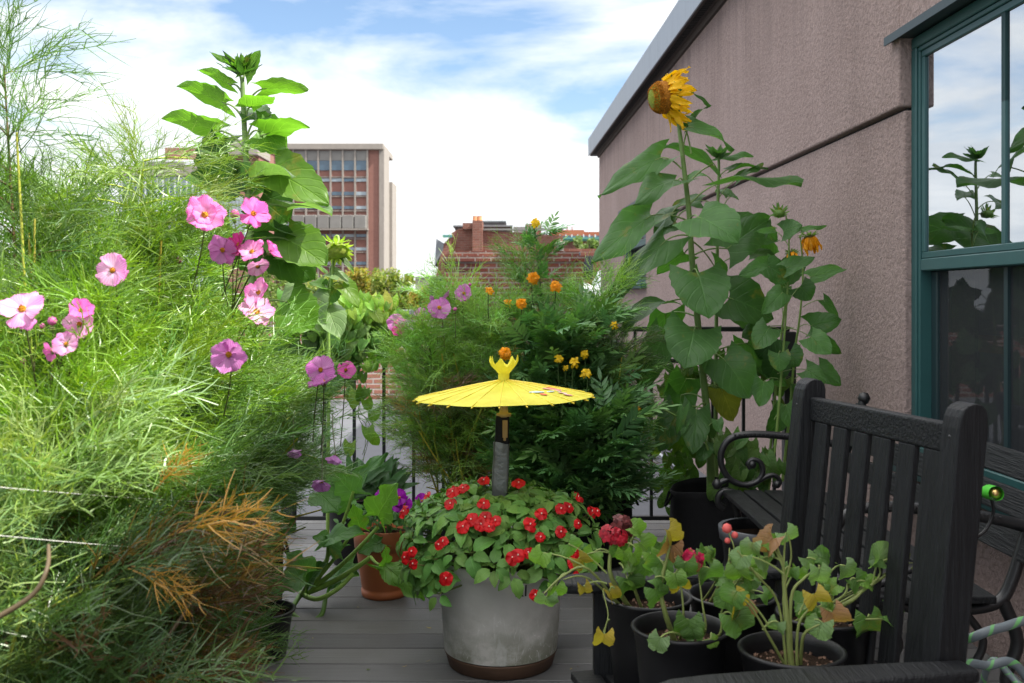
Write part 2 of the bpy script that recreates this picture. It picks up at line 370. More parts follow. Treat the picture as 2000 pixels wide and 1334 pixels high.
def glassmat(name, refl, tintc, mesh=0):
    t=NT(name); gl=t.n('ShaderNodeBsdfGlossy'); gl.inputs['Color'].default_value=(.86,.9,.95,1); gl.inputs['Roughness'].default_value=.004
    tr=t.n('ShaderNodeBsdfTransparent'); tr.inputs[0].default_value=tuple(tintc)+(1,)
    if mesh:
        df=t.n('ShaderNodeBsdfDiffuse'); df.inputs[0].default_value=(.055,.058,.062,1); m2=t.n('ShaderNodeMixShader'); m2.inputs[0].default_value=mesh; t.l(tr.outputs[0],m2.inputs[1]); t.l(df.outputs[0],m2.inputs[2]); tr=m2
    lw=t.n('ShaderNodeLayerWeight'); lw.inputs[0].default_value=.5
    f=t.math('MULTIPLY_ADD',t.math('POWER',lw.outputs['Facing'],3),refl*.8,refl*.6,clamp=True)
    mx=t.n('ShaderNodeMixShader'); t.l(f,mx.inputs[0]); t.l(tr.outputs[0],mx.inputs[1]); t.l(gl.outputs[0],mx.inputs[2]); return t.end(mx.outputs[0])
def hosemat():
    t=NT('hose_rubber'); uv=t.n('ShaderNodeUVMap'); sp=t.n('ShaderNodeSeparateXYZ'); t.l(uv.outputs[0],sp.inputs[0])
    f=t.math('FRACT',t.math('ADD',t.math('MULTIPLY',sp.outputs[1],24),sp.outputs[0])); s=t.math('LESS_THAN',f,.17)
    c=t.mix(s,(.13,.155,.17),(.13,.36,.12)); return t.end(t.pr(c,.5))
def roofleafmat(): pass
M={}
M['stucco']=stucco(); M['deck']=deckmat(); M['roof']=membrane(); M['wood']=woodblack(); M['woodx']=woodblack('black_wood_x',(4,60,60)); M['woodz']=woodblack('black_wood_z',(60,60,4))
M['iron']=simple('black_iron',(.012,.012,.013),.38,0,.5,.2,30,.25,.002)
M['rail']=simple('rail_paint',(.010,.011,.013),.45,0,.5,.2,30,.1)
M['fascia']=None
t=NT('metal_coping'); v=t.obj(); n=t.noise(3,5,t.obj((.2,4,.6)),.6); c=t.mix(n,(.22,.245,.28),(.31,.34,.375)); st=t.noise(6,5,t.obj((6,6,.12)),.7)
c=t.mix(t.math('MULTIPLY',t.ramp(st,[(.58,0),(.75,1)]),.4),c,(.13,.14,.15)); M['fascia']=t.end(t.pr(c,.5,.25,.4))
M['soffit']=simple('soffit',(.045,.032,.028),.8,nz=.3,nscale=15)
M['teal']=simple('teal_paint',(.020,.078,.078),.42,0,.5,.15,14,.1)
M['tealdark']=simple('teal_dark',(.012,.03,.034),.5)
M['dark']=simple('dark_recess',(.012,.012,.013),.8)
M['glass']=glassmat('window_glass',.85,(.35,.38,.38)); M['screen']=glassmat('screen_glass',.07,(.75,.75,.75),.42)
M['blind']=simple('interior_grey',(.22,.225,.23),.8,nz=.1); M['board']=simple('brown_board',(.34,.16,.06),.6,nz=.2,nscale=8)
M['planter']=planter_mat(); M['planterfoot']=simple('planter_foot',(.115,.065,.04),.65,0,.4,.45,14,.3)
M['terra']=simple('terracotta_plastic',(.36,.105,.036),.5,0,.4,.16,8,.08)
M['plast']=simple('black_plastic',(.008,.008,.009),.42,0,.3,.25,12,.05); M['fabric']=simple('black_fabric',(.009,.009,.010),.95,0,.2,.3,60,.6,.003)
M['soil']=simple('soil',(.030,.018,.011),.95,0,.1,.5,90,1,.01); M['perlite']=simple('perlite_bits',(.15,.085,.055),.9,nz=.5,nscale=40)
M['tape']=simple('duct_tape',(.155,.17,.165),.32,.35,.5,.25,18,.5,.004)
M['post']=woodblack('black_post',(40,40,5)); M['cardboard']=simple('cardboard_tag',(.42,.28,.14),.8,nz=.2)
M['rimgrey']=simple('grey_rim_plastic',(.085,.09,.10),.4,0,.5,.15,10); M['hub']=simple('hub_red',(.45,.03,.02),.5); M['cane']=simple('cane_wood',(.55,.40,.17),.55,nz=.15)
M['cord']=simple('string_white',(.55,.55,.52),.6); M['hose']=hosemat(); M['green_plastic']=simple('green_plastic',(.07,.50,.03),.4); M['brass']=simple('brass',(.62,.42,.16),.3,1)
M['leaf']=leafmat('broad_leaf'); M['sunleaf']=leafmat('sunflower_leaf',blotch=.5,vein=.5,rough=.45,trans=.40,veins=5,nscale=22,spec=.35,bumps=.9,pale=(1.15,1.1,1.1))
M['thread']=leafmat('thread_leaf',vein=0.0,rough=.38,trans=.28,nscale=8,bumps=0,tboost=(1.7,1.7,.5),spec=.6)
M['mari']=leafmat('marigold_leaf',vein=.2,rough=.42,trans=.2,nscale=20,bumps=0,spec=.5)
M['impl']=leafmat('impatiens_leaf',vein=.5,rough=.42,trans=.2,veins=8,nscale=50,spec=.22)
M['stem']=leafmat('stem_skin',vein=0,rough=.55,trans=.08,nscale=30,bumps=.2)
M['petal']=petalmat('cosmos_petal',.95,.45,(.95,.88,.95),.0); M['petalw']=petalmat('cosmos_petal_pale_eye',.9,.4,(.95,.85,.95),.35)
M['redpetal']=petalmat('red_petal',.2,.25,dark=(.5,.1,.1)); M['sunpetal']=petalmat('sunflower_petal',.35,.4,nst=8,dark=(.9,.6,.3))
M['centre']=simple('flower_centre_yellow',(.65,.30,.015),.8,nz=.5,nscale=400,bs=1,bd=.002)
M['disc']=None
t=NT('sunflower_disc'); at=t.n('ShaderNodeAttribute',attribute_name='tint'); vo=t.n('ShaderNodeTexVoronoi'); vo.inputs['Scale'].default_value=260; t.l(t.obj(),vo.inputs['Vector'])
c=t.mix(vo.outputs['Distance'],t.mix(1,at.outputs[0],(.45,.4,.35),'MULTIPLY'),t.mix(1,at.outputs[0],(1.5,1.5,1.5),'MULTIPLY')); M['disc']=t.end(t.pr(c,.8,0,.2,t.bump(vo.outputs['Distance'],1,.004)))
t=NT('parasol_paper'); uv=t.n('ShaderNodeUVMap'); n=t.noise(9,6,t.obj(),.65); c=t.mix(t.ramp(n,[(.35,0),(.65,1)]),(.64,.58,.035),(.78,.76,.085)); p=t.pr(c,.6,0,.3,t.bump(n,.8,.010)); tr=t.n('ShaderNodeBsdfTranslucent'); tr.inputs[0].default_value=(.85,.7,.05,1)
mx=t.n('ShaderNodeMixShader'); mx.inputs[0].default_value=.26; t.l(p,mx.inputs[1]); t.l(tr.outputs[0],mx.inputs[2]); M['paper']=t.end(mx.outputs[0])
M['ribp']=simple('parasol_rib',(.82,.64,.05),.5)
M['b_far']=brickmat('far_brick',(.215,.105,.085),(.24,.12,.098),(.21,.12,.10),.5,.17,.012,.1); M['concrete']=simple('concrete',(.24,.215,.19),.85,nz=.18,nscale=.8); M['concdark']=simple('concrete_dark',(.17,.165,.155),.85,nz=.25,nscale=.6)
M['winblue']=simple('far_window',(.05,.09,.13),.12,0,.8,.3,.3); M['winpale']=simple('far_window_pale',(.26,.31,.34),.3,nz=.2,nscale=.5)
M['b_mid']=brickmat('town_brick',(.17,.065,.045),(.22,.095,.07),(.22,.14,.11),.32,.11,.012,.35); M['b_near']=brickmat('near_brick',(.16,.045,.032),(.24,.085,.06),(.30,.24,.21),.215,.068,.012,.5,(.045,.03,.03))
M['b_par']=brickmat('parapet_brick',(.24,.085,.06),(.33,.15,.11),(.42,.36,.32),.215,.072,.012,.12)
M['b_org']=simple('orange_brick',(.30,.10,.05),.9,nz=.12,nscale=2); M['greencopper']=simple('copper_green',(.06,.20,.17),.7,nz=.2,nscale=2)
M['greyclad']=simple('grey_cladding',(.10,.085,.085),.8,nz=.15,nscale=2); M['slate']=simple('slate',(.15,.16,.17),.7,nz=.3,nscale=3); M['white']=simple('white_paint',(.48,.50,.52),.6,nz=.1); M['tarp']=simple('tarp_white',(.62,.64,.66),.5,nz=.12,nscale=4,bs=.5,bd=.05)
M['shed']=simple('dark_shed',(.03,.036,.045),.6,nz=.2,nscale=3); M['cap']=simple('coping_grey',(.14,.15,.165),.6,nz=.2); M['pot_o']=simple('chimney_pot',(.55,.25,.12),.8); M['ground']=simple('city_ground',(.09,.09,.085),.9,nz=.4,nscale=.05)
M['farleaf']=leafmat('far_tree_leaf',vein=0,rough=.6,trans=.3,bumps=0,nscale=2); M['bark']=simple('bark',(.08,.06,.04),.9,nz=.3)
M['ac']=simple('ac_grey',(.30,.32,.34),.6,nz=.15,nscale=3)
M['paintpink']=simple('paint_pink',(.62,.22,.20),.6); M['paintblue']=simple('paint_blue',(.45,.55,.50),.6); M['paintred']=simple('paint_red',(.75,.10,.05),.6); M['ink']=simple('ink_black',(.02,.02,.02),.6)
# ------------------------------------------------------------------ camera, world, sun
cam=bpy.data.cameras.new('camera'); co=bpy.data.objects.new('camera',cam); C.objects.link(co)
co.location=(0,0,H); co.rotation_euler=(math.pi/2,0,0); cam.lens=35; cam.sensor_width=36; cam.shift_y=-(667-HY)/2000; cam.clip_end=5000; cam.clip_start=.05
cam.dof.use_dof=True; cam.dof.focus_distance=3.2; cam.dof.aperture_fstop=7.1
sc=bpy.context.scene; sc.camera=co
SUN=nrm([1,-.25,1.28]); el=math.asin(SUN[2]); az=math.atan2(SUN[0],SUN[1])
sl=bpy.data.lights.new('sun','SUN'); sl.energy=4.8; sl.angle=math.radians(.53); sl.color=(1,.95,.86); so=bpy.data.objects.new('sun',sl); C.objects.link(so)
so.rotation_euler=Vector(SUN).to_track_quat('Z','Y').to_euler(); so.location=(5,-3,9)
w=bpy.data.worlds.new('World'); sc.world=w; w.use_nodes=True; t=w.node_tree; t.nodes.clear()
W=NT.__new__(NT); W.t=t; W.m=None; W.out=W.n('ShaderNodeOutputWorld')
sky=W.n('ShaderNodeTexSky',sky_type='NISHITA'); sky.sun_disc=False; sky.sun_elevation=el; sky.sun_rotation=az; sky.air_density=1.0; sky.dust_density=.6
tc=W.n('ShaderNodeTexCoord'); sp=W.n('ShaderNodeSeparateXYZ'); W.l(tc.outputs['Generated'],sp.inputs[0])
zz=W.math('ADD',W.math('MAXIMUM',sp.outputs[2],0),.10)
cb=W.n('ShaderNodeCombineXYZ'); W.l(W.math('DIVIDE',sp.outputs[0],zz),cb.inputs[0]); W.l(W.math('DIVIDE',sp.outputs[1],zz),cb.inputs[1]); cb.inputs[2].default_value=2.3
mp=W.n('ShaderNodeMapping'); mp.inputs['Location'].default_value=SKYOFF if 'SKYOFF' in globals() else (5.25,-1.1,0); W.l(cb.outputs[0],mp.inputs[0])
n1=W.noise(.75,8,mp.outputs[0],.55,.3); n2=W.noise(2.2,6,mp.outputs[0],.6,.2)
cov=W.math('MAXIMUM',W.math('MULTIPLY_ADD',sp.outputs[2],-2.9,1.27),W.math('MULTIPLY_ADD',sp.outputs[2],.9,.10))            # more open sky higher up
d=W.math('ADD',W.math('MULTIPLY',W.math('SUBTRACT',n1,.5),2.3),cov)
fac=W.math('MULTIPLY_ADD',W.math('SUBTRACT',d,.50),3.2,.5,clamp=True)
n3=W.noise(1.3,5,mp.outputs[0],.6,.4); c_lo=W.mix(W.ramp(n3,[(.35,0),(.6,1)]),(3.35,3.55,3.75),(4.3,4.35,4.35)); c_hi=W.mix(n2,(8.5,8.5,8.6),(10.6,10.4,10.2))
ccol=W.mix(W.math('MULTIPLY_ADD',sp.outputs[2],3.0,-.85,clamp=True),c_lo,c_hi)
hs=W.n('ShaderNodeHueSaturation'); hs.inputs['Saturation'].default_value=1.05; hs.inputs['Value'].default_value=.66; W.l(sky.outputs[0],hs.inputs['Color'])
mc=W.mix(fac,hs.outputs[0],ccol); bg=W.n('ShaderNodeBackground'); bg.inputs[1].default_value=.145; W.l(mc,bg.inputs[0]); W.l(bg.outputs[0],W.out.inputs[0])
sc.view_settings.view_transform='Standard'; sc.view_settings.look='None'; sc.view_settings.exposure=1.15; sc.view_settings.gamma=1
cy=sc.cycles; cy.use_denoising=True; cy.max_bounces=8; cy.transparent_max_bounces=24; cy.transmission_bounces=6; cy.sample_clamp_indirect=6; cy.use_adaptive_sampling=True; cy.adaptive_threshold=.01
try: cy.denoiser='OPENIMAGEDENOISE'; cy.denoising_prefilter='ACCURATE'
except Exception: pass

def struct(o): o['kind']='structure'; return o
# ------------------------------------------------------------------ setting
g=Geo(); g.add([(-900,-60,-14),(900,-60,-14),(900,2600,-14),(-900,2600,-14)],[(0,1,2,3)]); struct(g.build('ground',M['ground'],smooth=False))
g=Geo(); y=-2.6; bw=.147
while y<5.34:
    sh=rnd.uniform(.72,1.22); box(g,(-3.2,y+.0038,-.028),(wx(y)-.0,y+bw-.0038,0),c=(sh,sh,sh*rnd.uniform(.98,1.03))); y+=bw
o=struct(g.build('deck',M['deck'],smooth=False)); bevel(o,.003,1)
g=Geo(); box(g,(-3.2,-2.6,-.16),(1.70,5.35,-.032)); struct(g.build('deck_frame',M['dark'],smooth=False))
g=Geo(); box(g,(-9,-3,-.5),(2.6,13.55,-.17)); struct(g.build('flat_roof',M['roof'],smooth=False))
g=Geo(); tube(g,[(1.06,12.9,-.16),(1.25,9.6,-.16),(1.42,6.8,-.16),(1.5,5.4,-.16)],.012,None,6); tag(g.build('roof_cable',M['white']),'thin white cable run across the grey flat roof behind the railing','cable')
# ---- parapet
pa=thing('brick_parapet','low red brick parapet wall with grey coping at the end of the flat roof','wall',(-3.5,13.7,-.17))
pbox('wall',M['b_par'],pa,(-8,13.6,-.17),(-.9,13.85,.99)); pbox('coping',M['cap'],pa,(-8.05,13.55,.99),(-.86,13.9,1.06),bv=.01)
ch=thing('brick_chimney_stack','broad weathered dark red brick chimney stack with projecting top course','chimney',(-.06,13.9,-.2))
pbox('shaft',M['b_near'],ch,(-.92,13.62,-.2),(.98,14.35,1.72)); pbox('top_course',M['b_near'],ch,(-.94,13.59,1.72),(1.0,14.38,1.80)); pbox('upper_course',M['b_near'],ch,(-.86,13.66,1.80),(.92,14.3,1.865))

# ------------------------------------------------------------------ stucco house
hs_=thing('stucco_house','mauve grey stucco house wall with metal roof coping and teal windows','house',(WX,4,0))
A=math.atan(.0283)
def wf(): return (np.array([WX,0,0]), np.array([math.cos(A),math.sin(A),0]), np.array([-math.sin(A),math.cos(A),0]), np.array([0,0,1.]))
FR=wf()   # local x = into the wall, y = along it, z up
def wy(px):            # distance along the wall of a photo column
    return F*WX/(px-945.0)
YE=wy(1170); ZT=3.30; ZG=1.985
W1=(2.05,4.09); W2=(wy(1257),wy(1214)); WS=.50; WH=2.275
def wallblocks(g, z0,z1,x0,x1,ya=-4.5,yb=YE):
    # wall layer with the window openings left out
    segs=[(ya,W1[0]),(W1[1],W2[0]),(W2[1],yb)]
    for a,b in segs: box(g,(x0,a,z0),(x1,b,z1),FR)
    for wv,s in ((W1,WS),(W2,1.32)):
        if z0<s: box(g,(x0,wv[0],z0),(x1,wv[1],min(s,z1)),FR)
        if z1>WH: box(g,(x0,wv[0],max(z0,WH)),(x1,wv[1],z1),FR)
g=Geo(); wallblocks(g,-.6,ZG-.007,.022,.32); lowr=g.build('lower_wall',M['stucco'],hs_,False); bevel(lowr,.008,2)
g=Geo(); wallblocks(g,ZG+.007,ZT,.0,.32); upr=g.build('upper_wall',M['stucco'],hs_,False); bevel(upr,.008,2)
g=Geo(); 
for a,b in ((-4.5,W1[0]-.02),(W1[1]+.02,W2[0]-.02),(W2[1]+.02,YE-.01)): box(g,(.045,a,ZG-.007),(.3,b,ZG+.007),FR)
g.build('joint',M['dark'],hs_,False)
g=Geo(); box(g,(.33,-4.5,-.6),(6,YE-.002,ZT-.01),FR); g.build('house_core',M['dark'],hs_,False) if False else None
g=Geo(); box(g,(.32,YE-.3,-.6),(7,YE,ZT),FR); g.build('end_wall',M['stucco'],hs_,False)
g=Geo(); box(g,(-.02,-4.5,ZT+.002),(7,YE+.04,ZT+.05),FR); g.build('soffit',M['soffit'],hs_,False)
g=Geo(); box(g,(-.135,-4.5,ZT+.05),(-.02,YE+.10,ZT+.06),FR)
g.build('soffit_board',M['soffit'],hs_,False)
g=Geo(); 
for k in range(400):
    yk=-3+k*.045
    if yk>YE: break
    box(g,(-.105,yk,ZT+.044),(-.05,yk+.022,ZT+.0485),FR)
g.build('vent_strip',M['dark'],hs_,False)
g=Geo(); yy=-4.5
for yb in (1.2,4.0,6.6,8.9,11.2,13.0,YE+.12):
    box(g,(-.15,yy,ZT+.035),(-.137,yb-.006,ZT+.29),FR); yy=yb
box(g,(-.12,YE+.105,ZT+.035),(7,YE+.12,ZT+.29),FR); box(g,(-.137,-4.5,ZT+.27),(7,YE+.1,ZT+.285),FR)
g.build('coping',M['fascia'],hs_,False)
# near window
def win(wv, z0, z1, sash, label=None):
    a,b=wv; wn=Geo(); X=.10
    fw=.045; hw=.006
    def fr(g,a,b,z0,z1,w,x0,x1):
        box(g,(x0,a,z0),(x1,b,z0+w),FR); box(g,(x0,a,z1-w),(x1,b,z1),FR); box(g,(x0,a,z0+w),(x1,a+w,z1-w),FR); box(g,(x0,b-w,z0+w),(x1,b,z1-w),FR)
    fr(wn,a,b,z0,z1,fw,.05,.20); f=wn.build('window',M['teal'],hs_,False); bevel(f,.004,1)
    g=Geo(); fr(g,a+fw+.001,b-fw-.001,z0+fw+.001,z1-fw-.001,.018,.058,.19); o=g.build('frame',M['teal'],f,False); bevel(o,.003,1)
    g=Geo(); fr(g,a+.065,b-.065,sash,z1-.065,.026,.064,.10); o=g.build('upper_sash',M['teal'],f,False); bevel(o,.003,1)
    g=Geo(); fr(g,a+.065,b-.065,z0+.065,sash-.002,.05,.104,.15); o=g.build('lower_sash',M['tealdark'],f,False); bevel(o,.003,1)
    g=Geo(); box(g,(.06,a+.065,sash-.05),(.102,b-.065,sash-.001),FR); o=g.build('meeting_rail',M['teal'],f,False); bevel(o,.004,1)
    g=Geo()
    n=3 if b-a>1 else 2
    for k in range(1,n):
        ym=(a+b)/2
        if b-a>1: ym=F*(WX+.07)/(1962-945)-(k-1)*.72
        for q0 in ((.066,ym-.013,sash+.026,.098,ym+.013,z1-.091,'teal'),(.106,ym-.013+.06,z0+.115,.148,ym+.013+.06,sash-.052,'tealdark')):
            pbox('mullion',M[q0[6]],f,q0[:3],q0[3:6],FR)
    g=Geo(); box(g,(.074,a+.085,sash+.02),(.079,b-.085,z1-.085),FR); g.build('upper_pane',M['glass'],f,False)
    g=Geo(); box(g,(.116,a+.10,z0+.10),(.120,b-.10,sash-.03),FR); g.build('lower_pane',M['screen'],f,False)
    g=Geo(); box(g,(.36,a-.05,z0-.05),(.38,b+.05,z1+.05),FR); g.build('interior_blind',M['blind'],f,False)
    if b-a>1:
        g=Geo(); box(g,(.33,a,.985),(.356,b,1.055),FR); g.build('interior_board',M['board'],f,False)
    g=Geo(); box(g,(-.045,a-.06,z0-.06),(.20,b+.06,z0-.004),FR); o=g.build('sill',M['teal'],f,False); bevel(o,.006,1)
    g=Geo(); box(g,(-.035,a-.07,z1+.004),(.10,b+.07,z1+.022),FR); box(g,(-.035,a-.07,z1-.012),(-.028,b+.07,z1+.004),FR); g.build('hood',M['tealdark'],f,False)
win(W1,WS+.06,WH-.006,1.365)
win(W2,1.38,WH-.006,1.85)
# downward continuation of dark inside
g=Geo(); box(g,(.40,W1[0]-.3,.2),(.42,W1[1]+.3,WH+.2),FR); box(g,(.40,W2[0]-.3,1.1),(.42,W2[1]+.3,WH+.2),FR); g.build('inner_backing',M['dark'],hs_,False)

# ------------------------------------------------------------------ far buildings
def PX(px,D): return (px-1000)/F*D
def PZ(py,D): return H-(py-HY)/F*D
D=200.
bt=thing('office_block','tall brown brick office block with pale concrete grid and sunlit cream side','building',(PX(630,D),D,-14))
x0,x1,zt=PX(500,D),PX(740,D),PZ(280,D)
pbox('wall',M['b_far'],bt,(x0,D+.6,-14),(x1,D+16,zt-1.0))
pbox('end_wall',M['concrete'],bt,(x1+.01,D+.3,-14),(x1+1.0,D+9,zt-.6)); pbox('stair_tower',M['concrete'],bt,(x1+.5,D+9.01,-14),(x1+1.6,D+17,PZ(345,D)))
pbox('roof_parapet',M['concrete'],bt,(x0-.2,D-.2,PZ(292,D)),(x1+.9,D+16.2,zt),bv=.1)
cols=[PX(p,D) for p in (500,522,547,572,597,621,645,669,693,717)]
g=Geo()
for x in cols: box(g,(x-.16,D+.12,-14),(x+.16,D+.6,PZ(292,D)))
g.build('mullions',M['concrete'],bt,False)
rows=[(348,354,1),(374,381,1),(402,408,0),(434,440,0),(457,463,0),(483,489,0),(511,517,1),(539,544,0),(566,571,0)]
for i in range(len(cols)-1):
    xa,xb=cols[i]+.2,cols[i+1]-.2
    if i>=3:
        f=pbox('window',M['winblue'],bt,(xa,D+.42,PZ(332,D)),(xb,D+.58,PZ(313,D))); pbox('spandrel',M['concdark'],bt,(xa,D+.36,PZ(312.8,D)),(xb,D+.58,PZ(293.5,D)))
    for (a,b,k) in rows:
        if i<3 and a<430: continue
        pbox('window',M['winblue'] if rnd.random()<.35+.3*k else M['winpale'],bt,(xa,D+.40,PZ(b,D)),(xb,D+.58,PZ(a,D)))
g=Geo(); 
for a in (345,383,411,443,466,492,520,548): box(g,(x0,D+.3,PZ(a+1.2,D)),(x1-PX(1022,D)*0-2.2,D+.59,PZ(a-.4,D)))
g.build('ledges',M['concrete'],bt,False)
g=Geo()
for i in range(3,9): box(g,(cols[i]+.1,D-1.3,PZ(447,D)),(cols[i+1]-.1,D+.4,PZ(421,D)))
o=g.build('concrete_balcony',M['concdark'],bt,False); bevel(o,.08,1)
pbox('balcony_slab',M['concrete'],bt,(cols[3]-.3,D-1.5,PZ(450,D)),(cols[9]+.3,D+.5,PZ(447.3,D)))
pbox('blank_bay',M['b_far'],bt,(cols[0]+.1,D+.3,PZ(360,D)),(cols[3]-.2,D+.59,PZ(296,D)))
D2=170.
bw_=thing('annex_building','lower concrete annex with white roof plant left of the brown office block','building',(PX(380,D2),D2,-14))
pbox('wall',M['b_far'],bw_,(PX(310,D2),D2+3,-14),(PX(497,D2),D2+14,PZ(283,D2))); pbox('cornice',M['concrete'],bw_,(PX(426,D2),D2+1,PZ(300,D2)),(PX(500,D2),D2+10,PZ(270,D2)))
pbox('lower_roof',M['concrete'],bw_,(PX(232,D2),D2-1,PZ(345,D2)),(PX(400,D2),D2+3,PZ(325,D2)),bv=.05); pbox('lower_wall',M['winpale'],bw_,(PX(236,D2),D2-.6,-14),(PX(396,D2),D2+2.8,PZ(346,D2)))
pbox('roof_plant',M['white'],bw_,(PX(262,D2),D2,PZ(324.6,D2)),(PX(392,D2),D2+2.5,PZ(312,D2)),bv=.2); pbox('dark_louvre',M['concdark'],bw_,(PX(275,D2),D2-.3,PZ(323,D2)),(PX(360,D2),D2-.02,PZ(316,D2)))
g=Geo()
for k in range(14): a=240+k*11.5; box(g,(PX(a,D2),D2-.9,PZ(470,D2)),(PX(a+2.5,D2),D2-.62,PZ(348,D2)))
g.build('white_fins',M['white'],bw_,False)
g=Geo()
for k in range(5): box(g,(PX(240,D2),D2-.75,PZ(380+k*26,D2)),(PX(396,D2),D2-.62,PZ(366+k*26,D2)))
g.build('window_band',M['winblue'],bw_,False)
pbox('ribbed_screen',M['white'],bw_,(PX(400,D2),D2-.5,PZ(470,D2)),(PX(482,D2),D2+2,PZ(385,D2)))
g=Geo()
for k in range(12): a=402+k*7; box(g,(PX(a,D2),D2-.8,PZ(470,D2)),(PX(a+2.6,D2),D2-.51,PZ(385,D2)))
g.build('screen_ribs',M['winpale'],bw_,False)
# middle brick town house
D3=45.
tm=thing('brick_townhouse','weathered red brick townhouse with chimney and grey penthouse, beyond the broad chimney stack','building',(PX(970,D3),D3,-14))
def prism(g, pts, y0, y1, c=1.0):       # polygon fan of quads in x-z, extruded along y (convex)
    n=len(pts); V=[(x,y0,z) for x,z in pts]+[(x,y1,z) for x,z in pts]; Q=[(i,(i+1)%n,n+(i+1)%n,n+i) for i in range(n)]
    for i in range(1,n-1,2):
        Q.append((0,i,i+1,i+2 if i+2<n else 0)) if i+2<n else Q.append((0,0,i,i+1))
        Q.append((n,n+i,n+i+1,n+i+2) if i+2<n else (n,n,n+i,n+i+1))
    Q=[q for q in Q if len(set(q))==4]
    g.add(V,Q,None,c)
q=lambda px,py,D=D3:(PX(px,D),PZ(py,D))
g=Geo(); prism(g,[q(882,640),q(882,455),q(898,446),q(932,446)],D3,D3+9); prism(g,[q(882,640),q(932,446),q(932,640),q(907,640)],D3,D3+9)
prism(g,[q(932,640),q(932,448),q(1060,458),q(1060,640)],D3+.02,D3+9); prism(g,[q(1060,640),q(1060,458),q(1100,460),q(1100,640)],D3+.04,D3+9); g.build('wall',M['b_mid'],tm,False)
pbox('chimney',M['b_mid'],tm,(PX(924,D3),D3-.7,PZ(640,D3)),(PX(943,D3),D3+.9,PZ(433,D3)))
pbox('chimney_base',M['b_mid'],tm,(PX(904,D3),D3-.2,PZ(448,D3)),(PX(924,D3),D3+1,PZ(436,D3)))
for k in (928,937): gb(lambda g:lathe(g,[(.09,0),(.12,.05),(.10,.22),(.11,.25),(.0,.25)],(PX(k,D3),D3,PZ(433,D3)),12),'chimney_pot',M['pot_o'],tm)
pbox('coping',M['concdark'],tm,(PX(943.5,D3),D3-.1,PZ(450,D3)),(PX(1100,D3),D3+.2,PZ(446.5,D3)))
pbox('penthouse_wall',M['greyclad'],tm,(PX(884,D3),D3+2,PZ(470,D3)),(PX(998,D3),D3+8,PZ(437,D3))); pbox('penthouse_roof',M['slate'],tm,(PX(880,D3),D3+1.8,PZ(437,D3)),(PX(1001,D3),D3+8,PZ(434,D3)))
pbox('upper_wall',M['greyclad'],tm,(PX(930,D3),D3+3,PZ(433.9,D3)),(PX(986,D3),D3+8,PZ(424,D3))); pbox('upper_roof',M['slate'],tm,(PX(927,D3),D3+2.9,PZ(424,D3)),(PX(988,D3),D3+8,PZ(421,D3)))
for a in (944,977): pbox('window',M['ink'],tm,(PX(a,D3),D3+1.93,PZ(447,D3)),(PX(a+8,D3),D3+1.99,PZ(441,D3)))
pbox('party_wall',M['b_mid'],tm,(PX(1028,D3),D3+.6,PZ(460,D3)),(PX(1058,D3),D3+4,PZ(435,D3)))
pbox('roof_hatch',M['concdark'],tm,(PX(1003,D3),D3+.6,PZ(456,D3)),(PX(1027,D3),D3+3,PZ(441,D3)))
g=Geo(); prism(g,[q(848,640),q(851,545),q(866,478),q(881.5,462)],D3-.3,D3+7); prism(g,[q(848,640),q(881.5,462),q(881.5,640),q(865,640)],D3-.3,D3+7); g.build('side_wall',M['b_mid'],tm,False)
g=Geo(); prism(g,[q(850,520),q(853,467),q(868,476),q(866,490)],D3-.32,D3+6.9); g.build('slate_mansard',M['slate'],tm,False)
pbox('green_gutter',M['greencopper'],tm,(PX(866,D3),D3-.5,PZ(465,D3)),(PX(884,D3),D3-.31,PZ(460,D3)))
D4=30.
sh=thing('roof_shed','dark grey roof shed with flat lid left of the broad chimney stack','shed',(PX(855,D4),D4,-6))
pbox('wall',M['shed'],sh,(PX(838,D4),D4,-6),(PX(871,D4),D4+2,PZ(545,D4))); pbox('roof',M['concdark'],sh,(PX(832,D4),D4-.1,PZ(545,D4)),(PX(875,D4),D4+2.1,PZ(540,D4)))
g=Geo()
for k in range(4): box(g,(PX(840+k*8,D4),D4-.03,PZ(640,D4)),(PX(841+k*8,D4),D4-.002,PZ(546,D4)))
g.build('batten',M['concdark'],sh,False)
D5=90.
po=thing('pale_block','small pale concrete block between the yellow trees and the dark roof shed','building',(PX(820,D5),D5,-14)); pbox('wall',M['concrete'],po,(PX(811,D5),D5,-14),(PX(838,D5),D5+4,PZ(543,D5))); pbox('roof_edge',M['concdark'],po,(PX(810,D5),D5-.1,PZ(543,D5)),(PX(839,D5),D5+4,PZ(541,D5)))
D6=70.
ob=thing('orange_brick_building','orange brick building with white window posts and green scalloped cornice','building',(PX(1140,D6),D6,-14))
pbox('wall',M['b_org'],ob,(PX(1078,D6),D6+.5,-14),(PX(1142,D6),D6+8,PZ(448,D6))); pbox('rear_wall',M['b_org'],ob,(PX(1142.2,D6),D6+1.2,-14),(PX(1215,D6),D6+8,PZ(450.5,D6)))
for k in range(9):
    a=1094+k*11.5; pbox('window',M['winblue'],ob,(PX(a+2,D6),D6+.38,PZ(463,D6)),(PX(a+9,D6),D6+.49,PZ(459.5,D6))); pbox('white_post',M['white'],ob,(PX(a-.8,D6),D6+.2,PZ(464,D6)),(PX(a+1.4,D6),D6+.49,PZ(457.5,D6)))
g=Geo(); box(g,(PX(1094,D6),D6-.5,PZ(468,D6)),(PX(1215,D6),D6+.4,PZ(464,D6)))
for k in range(34): a=1094+k*3.5; box(g,(PX(a,D6),D6-.45,PZ(471,D6)),(PX(a+2.3,D6),D6+.3,PZ(468.05,D6)))
g.build('cornice',M['greencopper'],ob,False)
